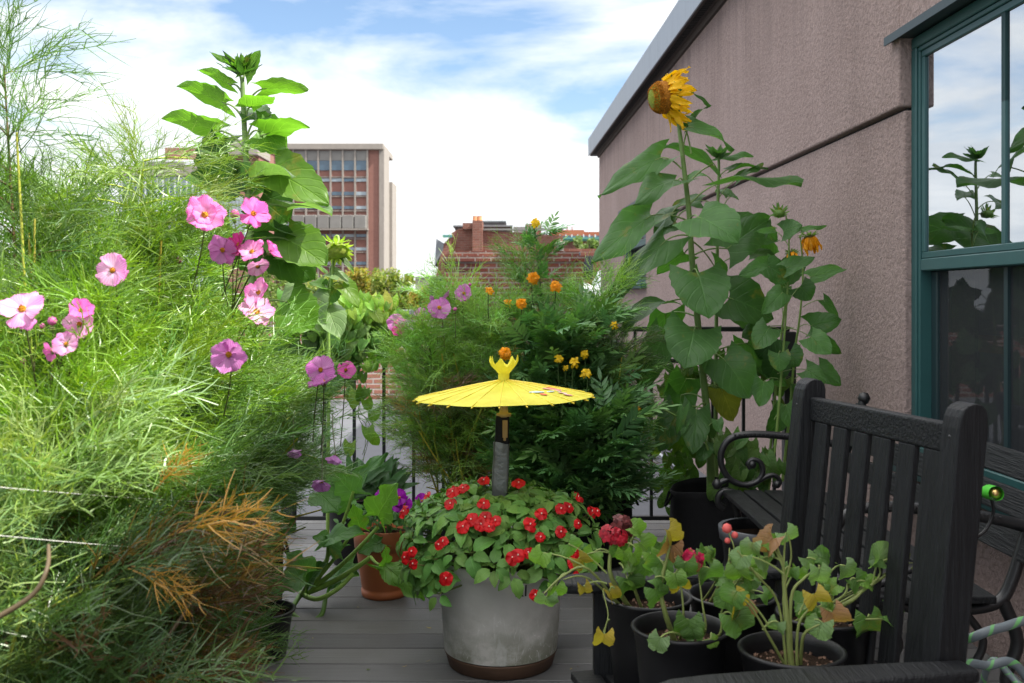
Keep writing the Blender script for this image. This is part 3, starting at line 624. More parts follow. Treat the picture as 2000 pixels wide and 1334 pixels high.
pbox('lower_front',M['b_mid'],ob,(PX(1094,D6),D6,-14),(PX(1215,D6),D6+.36,PZ(471.5,D6)))
for a in (1112,1122): gb(lambda g:tube(g,[(PX(a,D6),D6+2,PZ(448,D6)),(PX(a,D6),D6+2,PZ(438,D6))],.12,.12,8,cap=True),'flue',M['white'],ob)
D7=26.
rt=thing('rooftop_block','low brick rooftop wall with dark planters and pale chimney cowl right of the chimney','roof wall',(PX(1120,D7),D7,-4))
pbox('wall',M['b_mid'],rt,(PX(1000,D7),D7+1,-4),(PX(1240,D7),D7+4,PZ(482,D7))); 
g=Geo(); lathe(g,[(.09,0),(.10,.35),(.13,.37),(.12,.42),(.0,.44)],(PX(1097,D7),D7+.8,PZ(500,D7)),12); g.build('cowl',M['concrete'],rt)
for a in (1107,1119,1131): 
    p=thing('roof_planter',{1107:'left dark square planter box',1119:'middle dark square planter box',1131:'right dark square planter box'}[a]+' in the row on the distant brick roof','planter',(PX(a,D7),D7+.6,PZ(500,D7)),'dark planter boxes on a distant roof')
    pbox('box',M['shed'],p,(PX(a-4.5,D7),D7+.3,PZ(505,D7)),(PX(a+4.5,D7),D7+.9,PZ(491,D7)),bv=.02); pbox('soil',M['soil'],p,(PX(a-4,D7),D7+.34,PZ(491.4,D7)),(PX(a+4,D7),D7+.86,PZ(490.6,D7)))
a_=thing('air_conditioner','grey box air conditioner unit on the roof beside the stucco house corner','air conditioner',(PX(1122,20),20,PZ(540,20)))
pbox('casing',M['ac'],a_,(PX(1106,20),20,PZ(530,20)),(PX(1133,20),20.5,PZ(500,20)),bv=.01); pbox('grille',M['shed'],a_,(PX(1110,20),19.98,PZ(510,20)),(PX(1130,20),19.999,PZ(502,20)))
pbox('stand',M['shed'],a_,(PX(1108,20),20.05,-.5),(PX(1131,20),20.45,PZ(530.2,20)))
f_=thing('slatted_box','dark slatted screen box right of the grey air conditioner','screen',(PX(1147,20),20.2,PZ(540,20)))
g=Geo()
for k in range(7): box(g,(PX(1138+k*3,20),20,PZ(530,20)),(PX(1140.2+k*3,20),20.3,PZ(500,20)))
g.build('slats',M['shed'],f_,False); pbox('back',M['ink'],f_,(PX(1137,20),20.31,PZ(545,20)),(PX(1160,20),20.4,PZ(500,20)))
# white tarp over roof furniture
g=Geo(); nx,ny=40,16; D8=16.
X,Y=np.meshgrid(np.linspace(PX(1085,D8),PX(1215,D8),nx),np.linspace(D8-.9,D8+.9,ny),indexing='ij'); 
xx=np.linspace(0,1,nx)[:,None]; yyv=np.linspace(-1,1,ny)[None,:]
Z=PZ(575,D8)+.34*np.exp(-((xx-.68)/.13)**2)*(1-.4*yyv**2)+.22*np.exp(-((xx-.33)/.16)**2)*(1-.6*yyv**2)+.05*np.sin(xx*31+yyv*3)-.25*np.abs(yyv)**3
g.add(np.stack([X,Y,Z],-1),[(i*ny+j,(i+1)*ny+j,(i+1)*ny+j+1,i*ny+j+1) for i in range(nx-1) for j in range(ny-1)]); o=g.build('roof_tarp',M['tarp'],None,False); tag(o,'crumpled white tarpaulin over furniture on the roof past the cosmos','tarpaulin'); so_=o.modifiers.new('s','SOLIDIFY'); so_.thickness=.02
g=Geo(); box(g,(-1.5,15.0,-2.5),(4.5,60,-.4)); struct(g.build('distant_roof',M['roof'],smooth=False))
# trees beyond the parapet
def tree(px,py,wpx,hpx,D,col,label,n=2600,dens=1.0):
    x=PX(px,D); zt=PZ(py,D); r=wpx/2/F*D; hh=hpx/F*D
    t_=thing('tree',label,'tree',(x,D,-14),'trees beyond the brick parapet')
    g=Geo(); tube(g,[(x,D,-14),(x+.1,D,-8),(x,D,zt-hh*.9)],.35,.15,8)
    for k in range(7):
        a=rnd.uniform(0,6.28); tube(g,[(x,D,zt-hh*1.1),(x+math.cos(a)*r*.4,D+math.sin(a)*r*.4,zt-hh*.7),(x+math.cos(a)*r*.7,D+math.sin(a)*r*.7,zt-hh*.3)],.12,.03,5)
    g.build('trunk',M['bark'],t_)
    g=Geo(); cl=[(rnd.uniform(-.75,.75),rnd.uniform(-.6,.6),rnd.uniform(-.95,.05),rnd.uniform(.16,.34)) for _ in range(46)]
    cl=[c for c in cl if c[0]**2+c[1]**2+(c[2]+.45)**2*1.4<.75]+[(0,0,-.25,.3)]
    ls=.0058*D
    for i in range(int(n*2)):
        c=cl[rnd.randrange(len(cl))]; u=uvec(); u*=rnd.random()**.33
        p=np.array([x+(c[0]+u[0]*c[3])*r,D+(c[1]+u[1]*c[3])*r,zt+(c[2]-.12+u[2]*c[3]*.8)*hh])
        if p[2]>zt+hh*.12: continue
        a=uvec(); b=nrm(np.cross(a,uvec())); s=ls*rnd.uniform(.3,.75)
        V=[p-a*s*.6,p+b*s*.35,p+a*s*.6,p-b*s*.35]
        g.add(V,[(0,1,2,3)],None,np.array(col[rnd.randrange(len(col))])*rnd.uniform(.75,1.25))
    g.build('crown',M['farleaf'],t_)
YG=[(.27,.24,.035),(.33,.23,.04),(.19,.21,.035)]; GG=[(.12,.18,.035),(.17,.21,.035),(.22,.23,.04)]
tree(545,520,190,110,75,[(.12,.18,.045),(.16,.21,.05),(.09,.14,.03)],'dark green tree beyond the parapet behind the vine covered railing',3200)
tree(640,545,120,90,70,GG,'mixed green tree between the dark green and the orange tinged tree',2600)
tree(712,533,85,95,64,YG,'orange tinged tree below the tall brown office block',2600)
tree(765,533,120,95,60,GG,'yellow green tree right of the orange tinged tree',3200)
tree(824,565,60,70,58,YG,'small tree turning yellow beside the dark roof shed',1600)
tree(1150,466,70,42,48,[(.13,.20,.06),(.16,.22,.07)],'feathery light green tree in front of the orange brick building',1500)
# ------------------------------------------------------------------ railing
RY=5.14
rl=thing('railing','black metal deck railing with thin bars along the deck edge','railing',(-.5,RY,0))
XR=wx(RY)-.13
pbox('top_rail',M['rail'],rl,(-3.1,RY-.022,1.035),(XR,RY+.022,1.060),bv=.004)
pbox('middle_rail',M['rail'],rl,(-3.1,RY-.014,.872),(XR,RY+.014,.894),bv=.003)
pbox('bottom_rail',M['rail'],rl,(-3.1,RY-.014,.062),(XR,RY+.014,.084),bv=.003)
x=XR-.04
for p in (XR,(565-1000)/F*RY,-2.6): pbox('post',M['rail'],rl,(p-.03,RY-.03,0),(p+.03,RY+.03,1.034),bv=.004)
for px in list(range(1512,1230,-60))+list(range(1214,560,-58))+[505,447,389]:
    xb=(px-1000)/F*RY; pbox('baluster',M['rail'],rl,(xb-.008,RY-.008,.084),(xb+.008,RY+.008,.872))
# small spirals between top and middle rail
for px in range(1480,600,-120):
    xb=(px-1000)/F*RY; pbox('upper_bar',M['rail'],rl,(xb-.007,RY-.007,.894),(xb+.007,RY+.007,1.035))

# ------------------------------------------------------------------ grey planter
PC=np.array([(978-1000)/F*3.3,3.3,0])
def potprof(r0,r1,h,rim=.012,rimh=.03,th=.006):
    return [(0,.004),(r0*.93,.004),(r0,0.0),(r0+(r1-r0)*.5,h*.5),(r1,h-rimh),(r1+rim,h-rimh+.002),(r1+rim,h),(r1+rim-th,h+.001),(r1-th,h-.02),(r1-th,h-.05),(r0-th,.03)]
pl=thing('grey_planter','large round weathered grey planter full of red impatiens','planter',PC)
g=Geo(); lathe(g,[(.186,.052),(.188,.07),(.203,.30),(.207,.315),(.212,.32),(.212,.35),(.203,.352),(.198,.34),(.196,.28)],PC,72); g.build('pot',M['planter'],pl)
g=Geo(); lathe(g,[(0,.002),(.160,.0),(.172,.004),(.184,.044),(.186,.047),(.170,.048)],PC,72); g.build('foot',M['planterfoot'],pl)
g=Geo(); lathe(g,[(0,.047),(.179,.047),(.181,.053),(0,.054)],PC,60); g.build('groove',M['ink'],pl)
g=Geo(); lathe(g,[(.197,.30),(.1,.31),(0,.31)],PC,40); g.build('soil',M['soil'],pl)
# small stencilled letters half hidden under the leaves
fc=bpy.data.curves.new('letters','FONT'); fc.body='RI'; fc.size=.052; fc.extrude=.0006; fc.align_x='CENTER'
fo=bpy.data.objects.new('letters',fc); C.objects.link(fo); fo.data.materials.append(M['ink'])
a=.20; rr=.2095
bpy.context.view_layer.update()
lm=fo.to_mesh(); me=bpy.data.meshes.new_from_object(fo); bpy.data.objects.remove(fo)
a0=.33
for v in me.vertices:
    th=a0+v.co.x/.205; z=.272+v.co.y; rr=.188+(z-.07)*(.203-.188)/.23+.0012+v.co.z
    v.co=(math.sin(th)*rr,-math.cos(th)*rr,z)
fo=bpy.data.objects.new('lettering',me); C.objects.link(fo); fo.parent=pl
if not me.materials: me.materials.append(M['ink'])

# ------------------------------------------------------------------ parasol on a post
QX,QY=(984-1000)/F*3.3,3.3
po=thing('paper_parasol','open yellow paper parasol with torn crown on a taped black post','parasol',(QX,QY,.33))
def lean(z): return QX+(z-.9)*.04-.0
g=Geo(); bar(g,(lean(.28)-.0,QY,.28),(lean(.815),QY,.815),.045,.045,up=(0,1,0)); o=g.build('post',M['post'],po,False); bevel(o,.004,2)
g=Geo(); n=48
hs=[.545,.56,.60,.64,.68,.72,.728]
for i in range(1): 
    V=[];k=len(hs)
    for z in hs:
        for j in range(n):
            th=j/n*6.2832; c,s=math.cos(th),math.sin(th); m=max(abs(c),abs(s))**.8; r=.0268/m*(1+.012*math.sin(9*th+z*90))+.0012*math.sin(z*210+th*2)
            V.append((lean(z)+c*r,QY+s*r,z+.004*math.sin(th*2)))
    g.add(V,[(i*n+j,i*n+(j+1)%n,(i+1)*n+(j+1)%n,(i+1)*n+j) for i in range(k-1) for j in range(n)])
g.build('duct_tape',M['tape'],po)
g=Geo(); box(g,(lean(.77)+.001,QY-.0275,.745),(lean(.77)+.018,QY-.0235,.803)); box(g,(lean(.74)+.005,QY-.0272,.735),(lean(.74)+.014,QY-.0238,.745)); o=g.build('paper_tag',M['cardboard'],po,False); bevel(o,.002,2)
g=Geo(); lathe(g,[(.0,.812),(.024,.812),(.025,.823),(.015,.824),(.013,.845),(.017,.85),(.019,.868),(.0,.868)],(QX,QY,0),24); g.build('runner',M['cane'],po)
g=Geo(); lathe(g,[(.0,.868),(.021,.868),(.022,.885),(.0,.886)],(QX,QY,0),24); g.build('hub',M['hub'],po)
g=Geo()
for k in range(24):
    a=k/24*6.2832; box(g,(.0195,-.0008,.850),(.0225,.0008,.868),((QX,QY,0),(math.cos(a),math.sin(a),0),(-math.sin(a),math.cos(a),0),(0,0,1.)))
g.build('hub_teeth',M['ribp'],po,False)
NR=22; R=.295; za,zr=.935,.878; tl=np.array([[1,0,-.022],[0,1,.0],[.022,0,1]])
def cano(th,r,sub=0):
    f=r/R; sag=0; z=za-(za-zr)*f**1.12; return np.array([r*math.cos(th),r*math.sin(th),z-za])@tl.T+np.array([QX,QY,za])
g=Geo(); ns=NR*6; rings=[.018,.05,.1,.15,.2,.245,.278,R]; V=[];UV=[]
for r in rings:
    for j in range(ns):
        th=(j/ns)*6.2832+.1; ph=(j%6)/6; sc_=math.sin(ph*math.pi)
        rr=r*(1-.022*sc_*(r/R)); p=cano(th,rr); p[2]-=.0028*sc_*(r/R)+.0012*math.sin(th*7+r*50)*(r/R); V.append(p); UV.append((j/ns*NR,r/R))
g.add(V,[(i*ns+j,i*ns+(j+1)%ns,(i+1)*ns+(j+1)%ns,(i+1)*ns+j) for i in range(len(rings)-1) for j in range(ns)],UV); g.build('canopy',M['paper'],po)
g=Geo()
for k in range(NR):
    th=k/NR*6.2832+.1; tube(g,[cano(th,r)+np.array([0,0,.0008]) for r in (.02,.1,.2,.296)],.0016,.0013,4)
    tube(g,[cano(th,.287)+np.array([0,0,-.004]),cano(th,.302)+np.array([0,0,-.004])],.0026,.0026,5,cap=True)
g.build('ribs',M['ribp'],po)
g=Geo()
for k in range(NR):
    th=k/NR*6.2832+.1; tube(g,[(QX+.018*math.cos(th),QY+.018*math.sin(th),.858),cano(th,.15)+np.array([0,0,-.004])],.0012,.0012,4)
    tube(g,[cano(th,.03)+np.array([0,0,-.004]),cano(th,.285)+np.array([0,0,-.004])],.0014,.0012,4)
g.build('stretchers',M['cane'],po)
g=Geo(); n=44; zs=[(.925,.021,0),(.938,.0185,0),(.955,.0185,0),(.962,.024,0),(.975,.034,.3),(.988,.041,.8),(1.0,.046,1)]
V=[]
for z,r,f in zs:
    for j in range(n):
        th=j/n*6.2832; sp=(abs(((th*7/6.2832)%1)-.5)*2)**1.4 if f>0 else 0; top=f*(.030*sp-.004)
        V.append((QX+math.cos(th)*r*(1+.10*f*math.sin(th*5)),QY+math.sin(th)*r*(1+.1*f*math.sin(th*3)),z-.012*f+top+.006*f*math.sin(th*2+1)))
g.add(V,[(i*n+j,i*n+(j+1)%n,(i+1)*n+(j+1)%n,(i+1)*n+j) for i in range(len(zs)-1) for j in range(n)]); g.build('paper_crown',M['paper'],po)
def patch(pts,m,nm):
    g=Geo(); 
    for (u,v_,l,wd,an) in pts:
        c0=np.array([u,v_]); d=np.array([math.cos(an),math.sin(an)]); e=np.array([-d[1],d[0]]); V=[]
        for s in np.linspace(-1,1,7):
            for q_ in (-1,1):
                pp=c0+d*s*l/2+e*q_*wd/2*math.sqrt(max(.05,1-s*s*.9)); r=math.hypot(*pp); th=math.atan2(pp[1],pp[0]); V.append(cano(th,r)+np.array([0,0,.0016]))
        g.add(V,[(2*i,2*i+1,2*i+3,2*i+2) for i in range(6)])
    g.build(nm,m,po)
patch([(.150,-.07,.050,.024,.3),(.172,-.065,.04,.028,1.0),(.205,-.12,.03,.018,0),(.19,-.10,.04,.012,.7)],M['paintpink'],'painted_petals')
patch([(.105,-.14,.055,.018,.5),(.150,-.11,.04,.012,.9),(.187,-.10,.05,.012,-.8)],M['paintblue'],'painted_leaves')
patch([(.158,-.045,.04,.02,-.2),(.126,-.16,.024,.016,0)],M['paintred'],'painted_blossom')

# ------------------------------------------------------------------ terracotta-coloured pot
TC=np.array([(751-1000)/F*4.05,4.05,0])
tp=thing('terracotta_pot','terracotta coloured plastic pot standing on the deck with purple petunias','plant pot',TC)
g=Geo(); lathe(g,[(0,.002),(.086,.0),(.092,.006),(.094,.028),(.088,.032),(.092,.04),(.114,.19),(.116,.198),(.121,.20),(.128,.275),(.125,.278),(.121,.27),(.112,.20)],TC,56); g.build('pot',M['terra'],tp)
g=Geo(); lathe(g,[(.118,.245),(.06,.25),(0,.25)],TC,30); g.build('soil',M['soil'],tp)
g=Geo()
for k in range(46):
    x=rnd.uniform(-.85,.5); y=rnd.uniform(3.15,5.0); s=rnd.uniform(.004,.012); a=rnd.uniform(0,6.28); cc=((.30,.20,.08),(.14,.20,.05),(.10,.06,.04),(.5,.02,.03),(.35,.28,.08))[k%5]
    put(g,leaf(s*2,s*rnd.uniform(.4,1.1),'ovate',nl=4,nw=1,fold=rnd.uniform(-.2,.5),droop=rnd.uniform(-.4,.5)),(x,y,.003),(math.cos(a),math.sin(a),.05),(rnd.uniform(-.2,.2),0,1),1,cc)
tag(g.build('leaf_litter',M['leaf']),'bits of dried leaves and petals scattered on the grey deck boards','litter',None,'stuff')
# dark pots and fabric bags
def fabric_pot(c,r,h,label,name='grow_bag',squash=1.0,grp='black fabric grow bags'):
    t_=thing(name,label,'grow bag',c,grp); g=Geo(); n=48; V=[]
    prof=[(.0,.003),(.9,.0),(.98,.02),(1.0,.25),(1.01,.6),(1.0,.92),(1.03,1.0),(1.0,1.01),(.97,.93),(.96,.8)]
    ph=rnd.uniform(0,6)
    for a,z in prof:
        for j in range(n):
            th=j/n*6.2832; rr=r*a*(1+.018*math.sin(th*5+z*4+ph)+.01*math.sin(th*11-z*7)); V.append((c[0]+math.cos(th)*rr,c[1]+math.sin(th)*rr*squash,c[2]+z*h+.012*math.sin(th*2+ph)*(z>.9)))
    g.add(V,[(i*n+j,i*n+(j+1)%n,(i+1)*n+(j+1)%n,(i+1)*n+j) for i in range(len(prof)-1) for j in range(n)]); g.build('bag',M['fabric'],t_)
    g=Geo(); lathe(g,[(r*.95,h*.84),(r*.5,h*.87),(0,h*.87)],c,24,M=np.diag([1,squash,1])); g.build('soil',M['soil'],t_)
    for s in (-1,1):
        g=Geo(); pts=bez((c[0]+s*r*1.01,c[1]-.04,c[2]+h*.93),(c[0]+s*(r*1.01+.05),c[1],c[2]+h*.60),(c[0]+s*r*1.01,c[1]+.04,c[2]+h*.93),8); tube(g,pts,.006,.006,5); g.build('handle',M['fabric'],t_)
    return t_
SB=np.array([(1392-1000)/F*4.55,4.52,0]); fabric_pot(SB,.195,.345,'tall black fabric grow bag holding the tall sunflowers beside the bench','grow_bag')
CB=np.array([(1150-1000)/F*4.6,4.6,0]); fabric_pot(CB,.20,.33,'black fabric grow bag under the marigolds in front of the railing','grow_bag')
CB2=np.array([(905-1000)/F*4.6,4.62,0]); fabric_pot(CB2,.17,.27,'black fabric grow bag under the browning cosmos behind the impatiens','grow_bag')
LB=[(-1.06,2.15),(-1.10,2.70),(-1.12,3.22),(-1.10,3.72)]
LL=['nearest black grow bag under the left cosmos thicket','black grow bag second from the camera under the left cosmos thicket','black grow bag third from the camera under the left cosmos thicket','farthest black grow bag under the left thicket, beside the squash stems']
for (a,b),l in zip(LB,LL): fabric_pot(np.array([a,b,0]),.235,.33,l,'grow_bag')
def nursery(c,r,h,label,rim=.010,grp='black plastic nursery pots',m='plast',cat='plant pot',bits=True,grey=False):
    t_=thing('nursery_pot',label,cat,c,grp); g=Geo(); r0=r*.80
    lathe(g,[(0,.003),(r0*.96,.0),(r0,.004),(r0+(r-r0)*.55,h*.5),(r0+(r-r0)*.60,h*.52),(r*.985,h*.86),(r,h*.865),(r+.002,h-.012),(r+rim,h-.008),(r+rim+.002,h-.003),(r+rim-.002,h),(r-.001,h-.001),(r-.005,h-.02),(r0+(r-r0)*.8-.005,h*.75)],c,56); g.build('pot',M[m],t_)
    if grey:
        g=Geo(); lathe(g,[(r+.002,h-.045),(r+.009,h-.044),(r+.014,h+.002),(r+.010,h+.005),(r-.002,h+.003)],c,56); g.build('rim',M['rimgrey'],t_)
    g=Geo(); k=26; V=[];rg_=[.0,.25,.5,.75,.97]
    for a in rg_:
        for j in range(k): th=j/k*6.2832; V.append((c[0]+math.cos(th)*(r-.006)*a,c[1]+math.sin(th)*(r-.006)*a,c[2]+h-.035+rnd.uniform(-.003,.003)))
    g.add(V,[(i*k+j,i*k+(j+1)%k,(i+1)*k+(j+1)%k,(i+1)*k+j) for i in range(len(rg_)-1) for j in range(k)]); so_=g.build('soil',M['soil'],t_)
    if bits:
        g=Geo()
        for j in range(95):
            a=rnd.uniform(0,6.28); q_=(r-.012)*math.sqrt(rnd.random()); s=rnd.uniform(.0015,.0042); p=np.array([c[0]+math.cos(a)*q_,c[1]+math.sin(a)*q_,c[2]+h-.033]); X=uvec();Y=nrm(np.cross(X,uvec()));Z=np.cross(X,Y)
            box(g,(-s,-s*.7,-s*.5),(s,s*.7,s*.5),(p,X,Y,Z))
        g.build('bark_chips',M['perlite'],so_,False)
    return t_
nursery(np.array([(1480-1000)/F*3.78,3.74,0]),.142,.345,'wide black plastic pot with a grey rim tucked under the bench end',rim=.006,m='plast',grp=None,cat='plant pot',bits=False,grey=True)
nursery(np.array([(690-1000)/F*4.55,4.55,0]),.115,.30,'black plastic pot behind the terracotta coloured pot by the railing',grp=None,bits=False)
nursery(np.array([(512-1000)/F*3.35,3.35,0]),.10,.16,'small dark plastic pot on the deck at the edge of the left thicket',grp=None,bits=False)

# ------------------------------------------------------------------ black garden armchair
NP=np.array([.778,1.84,0]); FP=np.array([.658,2.41,0]); bk=nrm(FP-NP); fw=np.array([-bk[1],bk[0],0]); SP=np.linalg.norm(FP-NP)
ac=thing('garden_armchair','black wooden slatted garden armchair with geranium pots on its seat','armchair',(NP+FP)/2)
def K(b,f,z): return NP+bk*b+fw*f+np.array([0,0,z])     # along the back, forward, up
LN=.105
def post(b,nm='back_post',zt=1.008):
    g=Geo(); 
    def pr(z): return -LN*(z-.33) if z>.33 else 0.02*(.33-z)*-1
    V=[]; w_=.031; d_=.026
    zs=[0,.33,.6,.85,.965,.985,.998,1.006,1.010]; sc_=[1,1,1,1,1,.93,.78,.5,.1]
    for z,s in zip(zs,sc_):
        for (p,q_) in ((-1,-1),(1,-1),(1,1),(-1,1)): V.append(K(b+p*d_*1.0,pr(z)+q_*w_*s,z*zt/1.010))
    Q=[(i*4+j,i*4+(j+1)%4,(i+1)*4+(j+1)%4,(i+1)*4+j) for i in range(len(zs)-1) for j in range(4)]+[(0,3,2,1),(len(zs)*4-4,len(zs)*4-3,len(zs)*4-2,len(zs)*4-1)]
    g.add(V,Q); o=g.build(nm,M['woodz'],ac,False); bevel(o,.006,3)
post(0.0); post(SP)
def cbar(nm,a,b,w_,h_,m='wood',up=(0,0,1),bv=.004,par=None):
    g=Geo(); bar(g,a,b,w_,h_,up); o=g.build(nm,M[m],par or ac,False); bevel(o,bv,3); return o
cbar('top_rail',K(.027,-LN*.61,.937),K(SP-.027,-LN*.61,.937),.024,.058,'woodx',bv=.006)
cbar('lower_back_rail',K(.027,-.01,.40),K(SP-.027,-.01,.40),.024,.05,'woodx')
ns=6
for k in range(ns):
    b=.027+(SP-.054)*(k+.62)/(ns+.24); cbar('back_slat',K(b,-LN*.08,.425),K(b,-LN*.575,.909),.014,.056,'woodz',up=(bk[0],bk[1],0),bv=.003)
for b in (.0,SP):
    for z in (.945,.925):
        g=Geo(); c0=K(b,-LN*.61+.028,z); lathe(g,[(0,-.002),(.0042,-.002),(.0042,.002),(.002,.003),(0,.003)],c0,12,M=np.stack([bk,np.array([0,0,1.]),fw],1)); g.build('screw',M['iron'],ac)
for k in range(7):
    f=.055+k*.073; cbar('seat_slat',K(-.035,f,.318),K(SP+.035,f,.318),.064,.02,'woodx',bv=.004)
for b in (-.0,SP): cbar('side_rail',K(b,0.035,.275),K(b,.50,.275),.025,.06); 
for b in (-.005,SP+.005):
    g=Geo(); V=[]
    prf=[(-.035,.028,.028),(.10,.036,.030),(.30,.044,.040),(.45,.050,.044),(.52,.046,.040),(.555,.030,.024)]
    for f,wa,wb in prf:
        for z in (.520,.545):
            for s in (-1,1):
                V.append(K(b+(s*(wa) if b>0.1 else s*wa)+( .02 if b>.1 else -.055),f,z+ .004*math.sin(f*5)))
    Q=[]
    for i in range(len(prf)-1):
        o0=i*4;o1=o0+4; Q+=[(o0,o1,o1+1,o0+1),(o0+2,o0+3,o1+3,o1+2),(o0,o0+2,o1+2,o1),(o0+1,o1+1,o1+3,o0+3)]
    Q+=[(0,1,3,2),(len(prf)*4-4,len(prf)*4-2,len(prf)*4-1,len(prf)*4-3)]
    g.add(V,Q); o=g.build('armrest',M['wood'],ac,False); bevel(o,.008,3)
for b in (-.052,SP+.02): cbar('front_leg',K(b,.45,0),K(b,.45,.519),.045,.045,'woodz',up=(0,1,0))
cbar('front_rail',K(-.03,.487,.27),K(SP+.0,.487,.27),.022,.06,'woodx')

# ------------------------------------------------------------------ cast iron park bench
BY0,BY1=2.62,4.03
bn=thing('park_bench','black park bench with scrolled cast iron ends against the stucco wall','bench',(1.2,3.3,0))
BX=.86
def benchend(yc, far):
    e=Geo(); T=lambda pts,r,r1=None,n=8: tube(e,smoothline([(BX+u,yc,z) for u,z in pts],5),r,r1,n)
    T([(.56,.79),(.535,.70),(.49,.57),(.455,.46),(.42,.405),(.34,.385),(.2,.39),(.08,.405),(.01,.425),(-.02,.41),(-.025,.375),(.0,.355)],.017,.014)
    T([(.43,.41),(.47,.30),(.44,.20),(.47,.10),(.56,.0)],.017,.015)
    T([(.33,.38),(.38,.30),(.33,.22),(.20,.20),(.10,.23)],.011,.010)
    T([(.03,.40),(.06,.28),(.02,.16),(-.02,.06),(-.03,.0)],.017,.016)
    T([(.10,.39),(.16,.30),(.12,.24),(.05,.26)],.010,.009)
    # arm: scroll
    sp=[(.50,.60),(.40,.625),(.26,.645),(.12,.655),(.03,.64),(-.01,.59),(-.012,.53),(.02,.475),(.075,.450),(.13,.462),(.155,.50),(.145,.54),(.115,.552),(.095,.535),(.105,.515)]
    T(sp,.0165,.009,10)
    T([(.13,.462),(.175,.485),(.205,.487),(.225,.465),(.215,.445),(.195,.45)],.011,.008)
    T([(.02,.475),(-.01,.462),(-.03,.45)],.012,.014)
    o=e.build('iron_end',M['iron'],bn)
    g=Geo(); 
    for (u,z,r) in ((-.03,.452,.022),(.112,.532,.018),(.213,.452,.017),(.565,.80,.026)):
        g2=[(0,-r),(r*.6,-r*.8),(r,0),(r*.6,r*.8),(0,r)]; lathe(g,g2,(BX+u,yc,z),14)
    g.build('iron_boss',M['iron'],o)
    g=Geo()
    for k in range(22): 
        u=.04+k*.018; z=.656-.0*u-((u-.12)**2)*.3; box(g,(BX+u-.004,yc-.019,z-.006),(BX+u+.004,yc+.019,z+.002))
    g.build('arm_beading',M['iron'],o,False)
benchend(BY0,False); benchend(BY1,True)
for k in range(5):
    u=.025+k*.083; g=Geo(); box(g,(BX+u-.036,BY0-.05,.413),(BX+u+.036,BY1-.02,.433)); o=g.build('seat_slat',M['wood'],bn,False); bevel(o,.004,2)
for z in (.55,.645,.74):
    u=.455+(z-.46)*.32; g=Geo(); nn=nrm([-.95,0,.3]); box(g,(-.012,BY0-.05,-.038),(.012,BY1+.04,.038),((BX+u+.0,0,z),nn,(0,1,0),nrm(np.cross(nn,[0,1,0])))); o=g.build('back_slat',M['wood'],bn,False); bevel(o,.004,2)

# ------------------------------------------------------------------ spray nozzle and hose
nz=thing('spray_nozzle','hose spray nozzle with bright green tip hooked on the bench end','nozzle',P(1905,1000,2.35))
g=Geo(); tube(g,[P(1898,1062,2.35),P(1902,1010,2.35),P(1906,968,2.35),P(1912,962,2.35)],.0125,.014,12,cap=True); tube(g,[P(1902,966,2.35),P(1928,960,2.33)],.012,.011,12,cap=True); g.build('handle',M['plast'],nz)
g=Geo(); tube(g,[P(1926,961,2.33),P(1932,961,2.31),P(1946,964,2.25)],.0155,.0175,16,prof=[.0145,.0175,.0165]); g.build('green_tip',M['green_plastic'],nz)
g=Geo(); tube(g,[P(1934,961,2.31),P(1945,963.5,2.255)],.009,.0115,14,cap=True); g.build('brass_core',M['brass'],nz)
g=Geo(); tube(g,[P(1898,1062,2.35),P(1896,1092,2.35)],.0085,.0085,10,cap=True,prof=[.0095,.0075]); g.build('brass_coupling',M['brass'],nz)
g=Geo(); tube(g,smoothline([P(1934,968,2.34),P(1940,1000,2.36),P(1925,1035,2.36),P(1905,1050,2.355)],5),.004,.004,6); g.build('trigger',M['iron'],nz)
g=Geo(); hp=[P(1896,1092,2.35),P(1888,1140,2.35),P(1872,1200,2.32),P(1868,1262,2.27),P(1900,1250,2.15),P(1950,1228,2.13),P(2010,1218,2.15),(1.2,2.2,.48)]
hp=[P(1896,1092,2.35),P(1890,1140,2.36),(1.02,2.33,.38),(1.0,2.3,.30),P(1868,1262,2.22),P(1905,1243,2.15),P(1955,1226,2.15),P(2030,1218,2.2),(1.26,2.35,.30),(1.22,2.2,.22),P(1990,1304,2.2),P(1930,1300,2.2),P(1860,1308,2.2),(.86,2.3,.2),(.84,2.4,.08),(1.0,2.5,.012),(1.25,2.45,.012),(1.3,2.2,.012),(1.1,2.0,.012)]
tube(g,smoothline(hp,8),.0098,.0098,12); tag(g.build('garden_hose',M['hose']),'grey garden hose with green stripes looping beside the armchair','hose')
g=Geo(); tube(g,smoothline([(1.2,2.6,.012),P(1930,1300,2.45),P(1985,1332,2.4),(1.3,2.2,.14),(1.28,2.05,.02)],8),.0085,.0085,10)
tag(g.build('garden_hose',M['hose']),'lowest loop of striped hose crossing the corner of the picture','hose')
# strings round the thicket
for a,b,l in ((P(-60,946,1.42),P(430,982,2.05),'upper white string tied across the left cosmos thicket'),(P(-60,1040,1.40),P(440,1080,2.0),'lower white string tied across the left cosmos thicket')):
    g=Geo(); tube(g,bez(a,(a+b)/2-np.array([0,0,.006]),b,12),.0007,.0007,5); tag(g.build('garden_string',M['cord']),l,'string')
